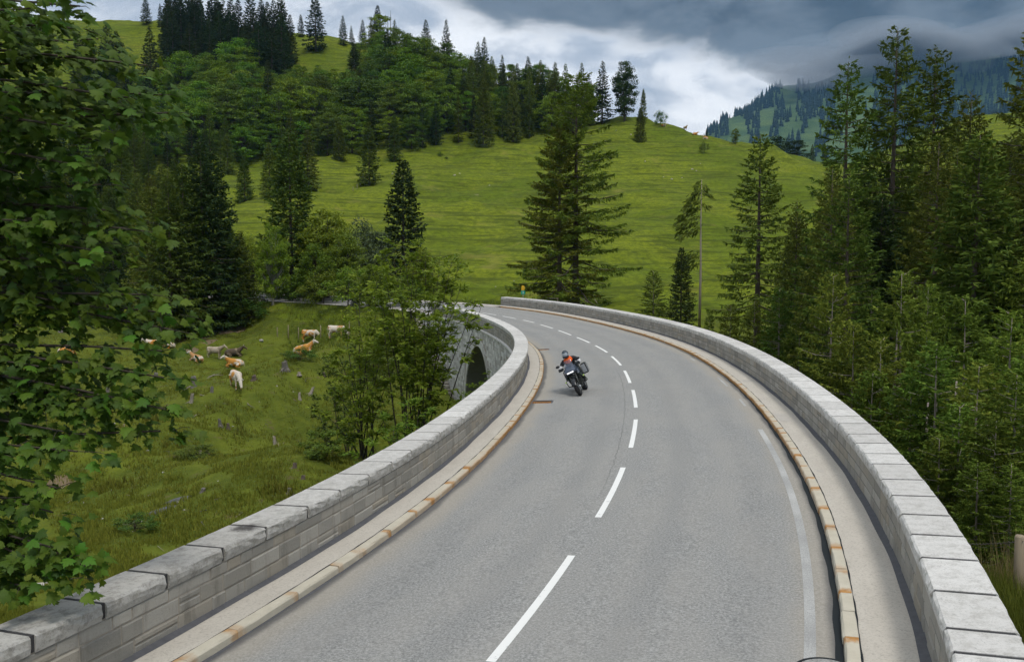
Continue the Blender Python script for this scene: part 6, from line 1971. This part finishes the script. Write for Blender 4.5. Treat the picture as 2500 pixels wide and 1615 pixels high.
# ------------------------------------------------------------------ rider
plain('jacket_black', (.02, .021, .024), .75); plain('sleeve_white', (.58, .58, .58), .7); plain('trousers', (.022, .026, .024), .8); plain('glove', (.025, .02, .022), .7); plain('boot', (.03, .026, .026), .6)
plain('scarf_orange', (.80, .115, .008), .7); plain('helmet_dark', (.03, .045, .06), .2, .6); plain('visor', (.42, .47, .52), .08, .8, .3)
def rider():
    m = MB(); tags = []
    def T(pts, rad, mat, n=10, sx=1.0):
        m.tube(pts, rad, n, True, sx); tags.append((np.array([tuple(p) for p in pts], float), mat))
    T([(-.28, 0, .93), (-.22, 0, 1.05), (-.12, 0, 1.22), (-.03, 0, 1.36), (.0, 0, 1.42)], [.16, .165, .17, .165, .10], 0, 12, 1.15)
    T([(-.02, 0, 1.40), (.05, 0, 1.50), (.08, 0, 1.56)], [.08, .065, .07], 0)
    T([(-.02, -.17, 1.36), (-.03, 0, 1.37), (-.02, .17, 1.36)], [.085, .10, .085], 0)
    for s in (-1, 1):
        T([(-.02, s * .17, 1.36), (.02, s * .27, 1.30), (.06, s * .34, 1.22)], [.088, .08, .07], 0)
        T([(.06, s * .34, 1.22), (.12, s * .385, 1.15), (.22, s * .385, 1.13), (.31, s * .37, 1.135)], [.07, .066, .058, .044], 1)
        T([(.31, s * .37, 1.135), (.36, s * .365, 1.145)], [.042, .045], 3)
        for q in range(4):                                    # fingers closing round the grip
            y = s * (.325 + .027 * q)
            L = (.9, 1.05, 1.0, .8)[q]
            m.tube([(.355, y, 1.148), (.355 + .04 * L, y, 1.150), (.365 + .042 * L, y, 1.122), (.352 + .02 * L, y, 1.098)], [.0125, .012, .011, .009], 6); tags.append((np.array([(.38, y, 1.13)]), 3))
        m.tube([(.335, s * .335, 1.13), (.352, s * .31, 1.105), (.378, s * .315, 1.098)], [.014, .012, .010], 6); tags.append((np.array([(.36, s * .315, 1.105)]), 3))
        T([(-.26, s * .10, .96), (-.02, s * .19, .93), (.22, s * .25, .86)], [.125, .105, .082], 2)
        T([(.22, s * .25, .86), (.12, s * .265, .68), (.0, s * .255, .50), (-.05, s * .245, .44)], [.082, .075, .058, .05], 2)
        T([(-.06, s * .245, .45), (-.06, s * .25, .42), (.06, s * .26, .40), (.13, s * .27, .405)], [.06, .055, .05, .034], 4)
    me = fuse('person', m, .0125, [M[k] for k in ('jacket_black', 'sleeve_white', 'trousers', 'glove', 'boot')], 2)
    C = np.zeros(len(me.polygons) * 3); me.polygons.foreach_get('center', C); C = C.reshape(-1, 3)
    best = np.full(len(C), 1e9); mi = np.zeros(len(C), np.int32)
    for pts, mat in tags:
        if len(pts) == 1: d = np.linalg.norm(C - pts[0], axis=1) - .01
        else:
            d = np.full(len(C), 1e9)
            for a, b_ in zip(pts[:-1], pts[1:]):
                ab = b_ - a; t_ = np.clip(((C - a) @ ab) / (ab @ ab + 1e-9), 0, 1)
                d = np.minimum(d, np.linalg.norm(C - (a + t_[:, None] * ab), axis=1))
        k = d < best; best[k] = d[k]; mi[k] = mat
    me.polygons.foreach_set('material_index', mi)
    o = tag(link('person', me), 'motorcycle rider in a dark suit with pale sleeves, orange scarf and helmet', 'person')
    o.location = CONTACT; o.rotation_euler = BROT
    # the rider keeps the head more upright than the machine
    hc = Vector((.11, .0, 1.60)); hr = Matrix.Rotation(-.16, 3, 'X') @ Matrix.Rotation(.12, 3, 'Y')
    h = MB(); h.ball((0, 0, .01), (.145, .122, .135), 18, 12)
    ch = []
    for a in np.linspace(-1.25, 1.25, 9):
        ch.append([Vector((math.cos(a) * q * 1.06, math.sin(a) * q * .92, z)) for q, z in ((.135, -.055), (.150, -.09), (.128, -.135), (.10, -.125))])
    h.loft(ch)
    he = h.build('helmet', M['helmet_dark'], o, True); he.location = hc; he.rotation_euler = hr.to_euler()
    v = MB(); V = []
    for z in (-.05, -.01, .03, .06):
        V.append([Vector((math.cos(a) * (.152 - .25 * max(0, z - .02)), math.sin(a) * .128, z)) for a in np.linspace(-1.05, 1.05, 11)])
    v.loft(V, cap=False, closed=False); v.build('visor', M['visor'], he, True)
    s = MB(); rings = []
    for z, rx, ry, x0 in ((1.29, .182, .178, .03), (1.36, .178, .175, .035), (1.40, .165, .165, .035), (1.44, .125, .125, .04), (1.49, .09, .09, .055), (1.515, .082, .082, .062)):
        rings.append([Vector((x0 + math.cos(a) * rx, math.sin(a) * ry, z - .03 * math.cos(a) + (-.035 * math.cos(2 * a) if z < 1.35 else 0))) for a in np.linspace(0, 2 * PI, 18, endpoint=False)])
    s.loft(rings, cap=False); s.build('scarf', M['scarf_orange'], o, True)
rider()
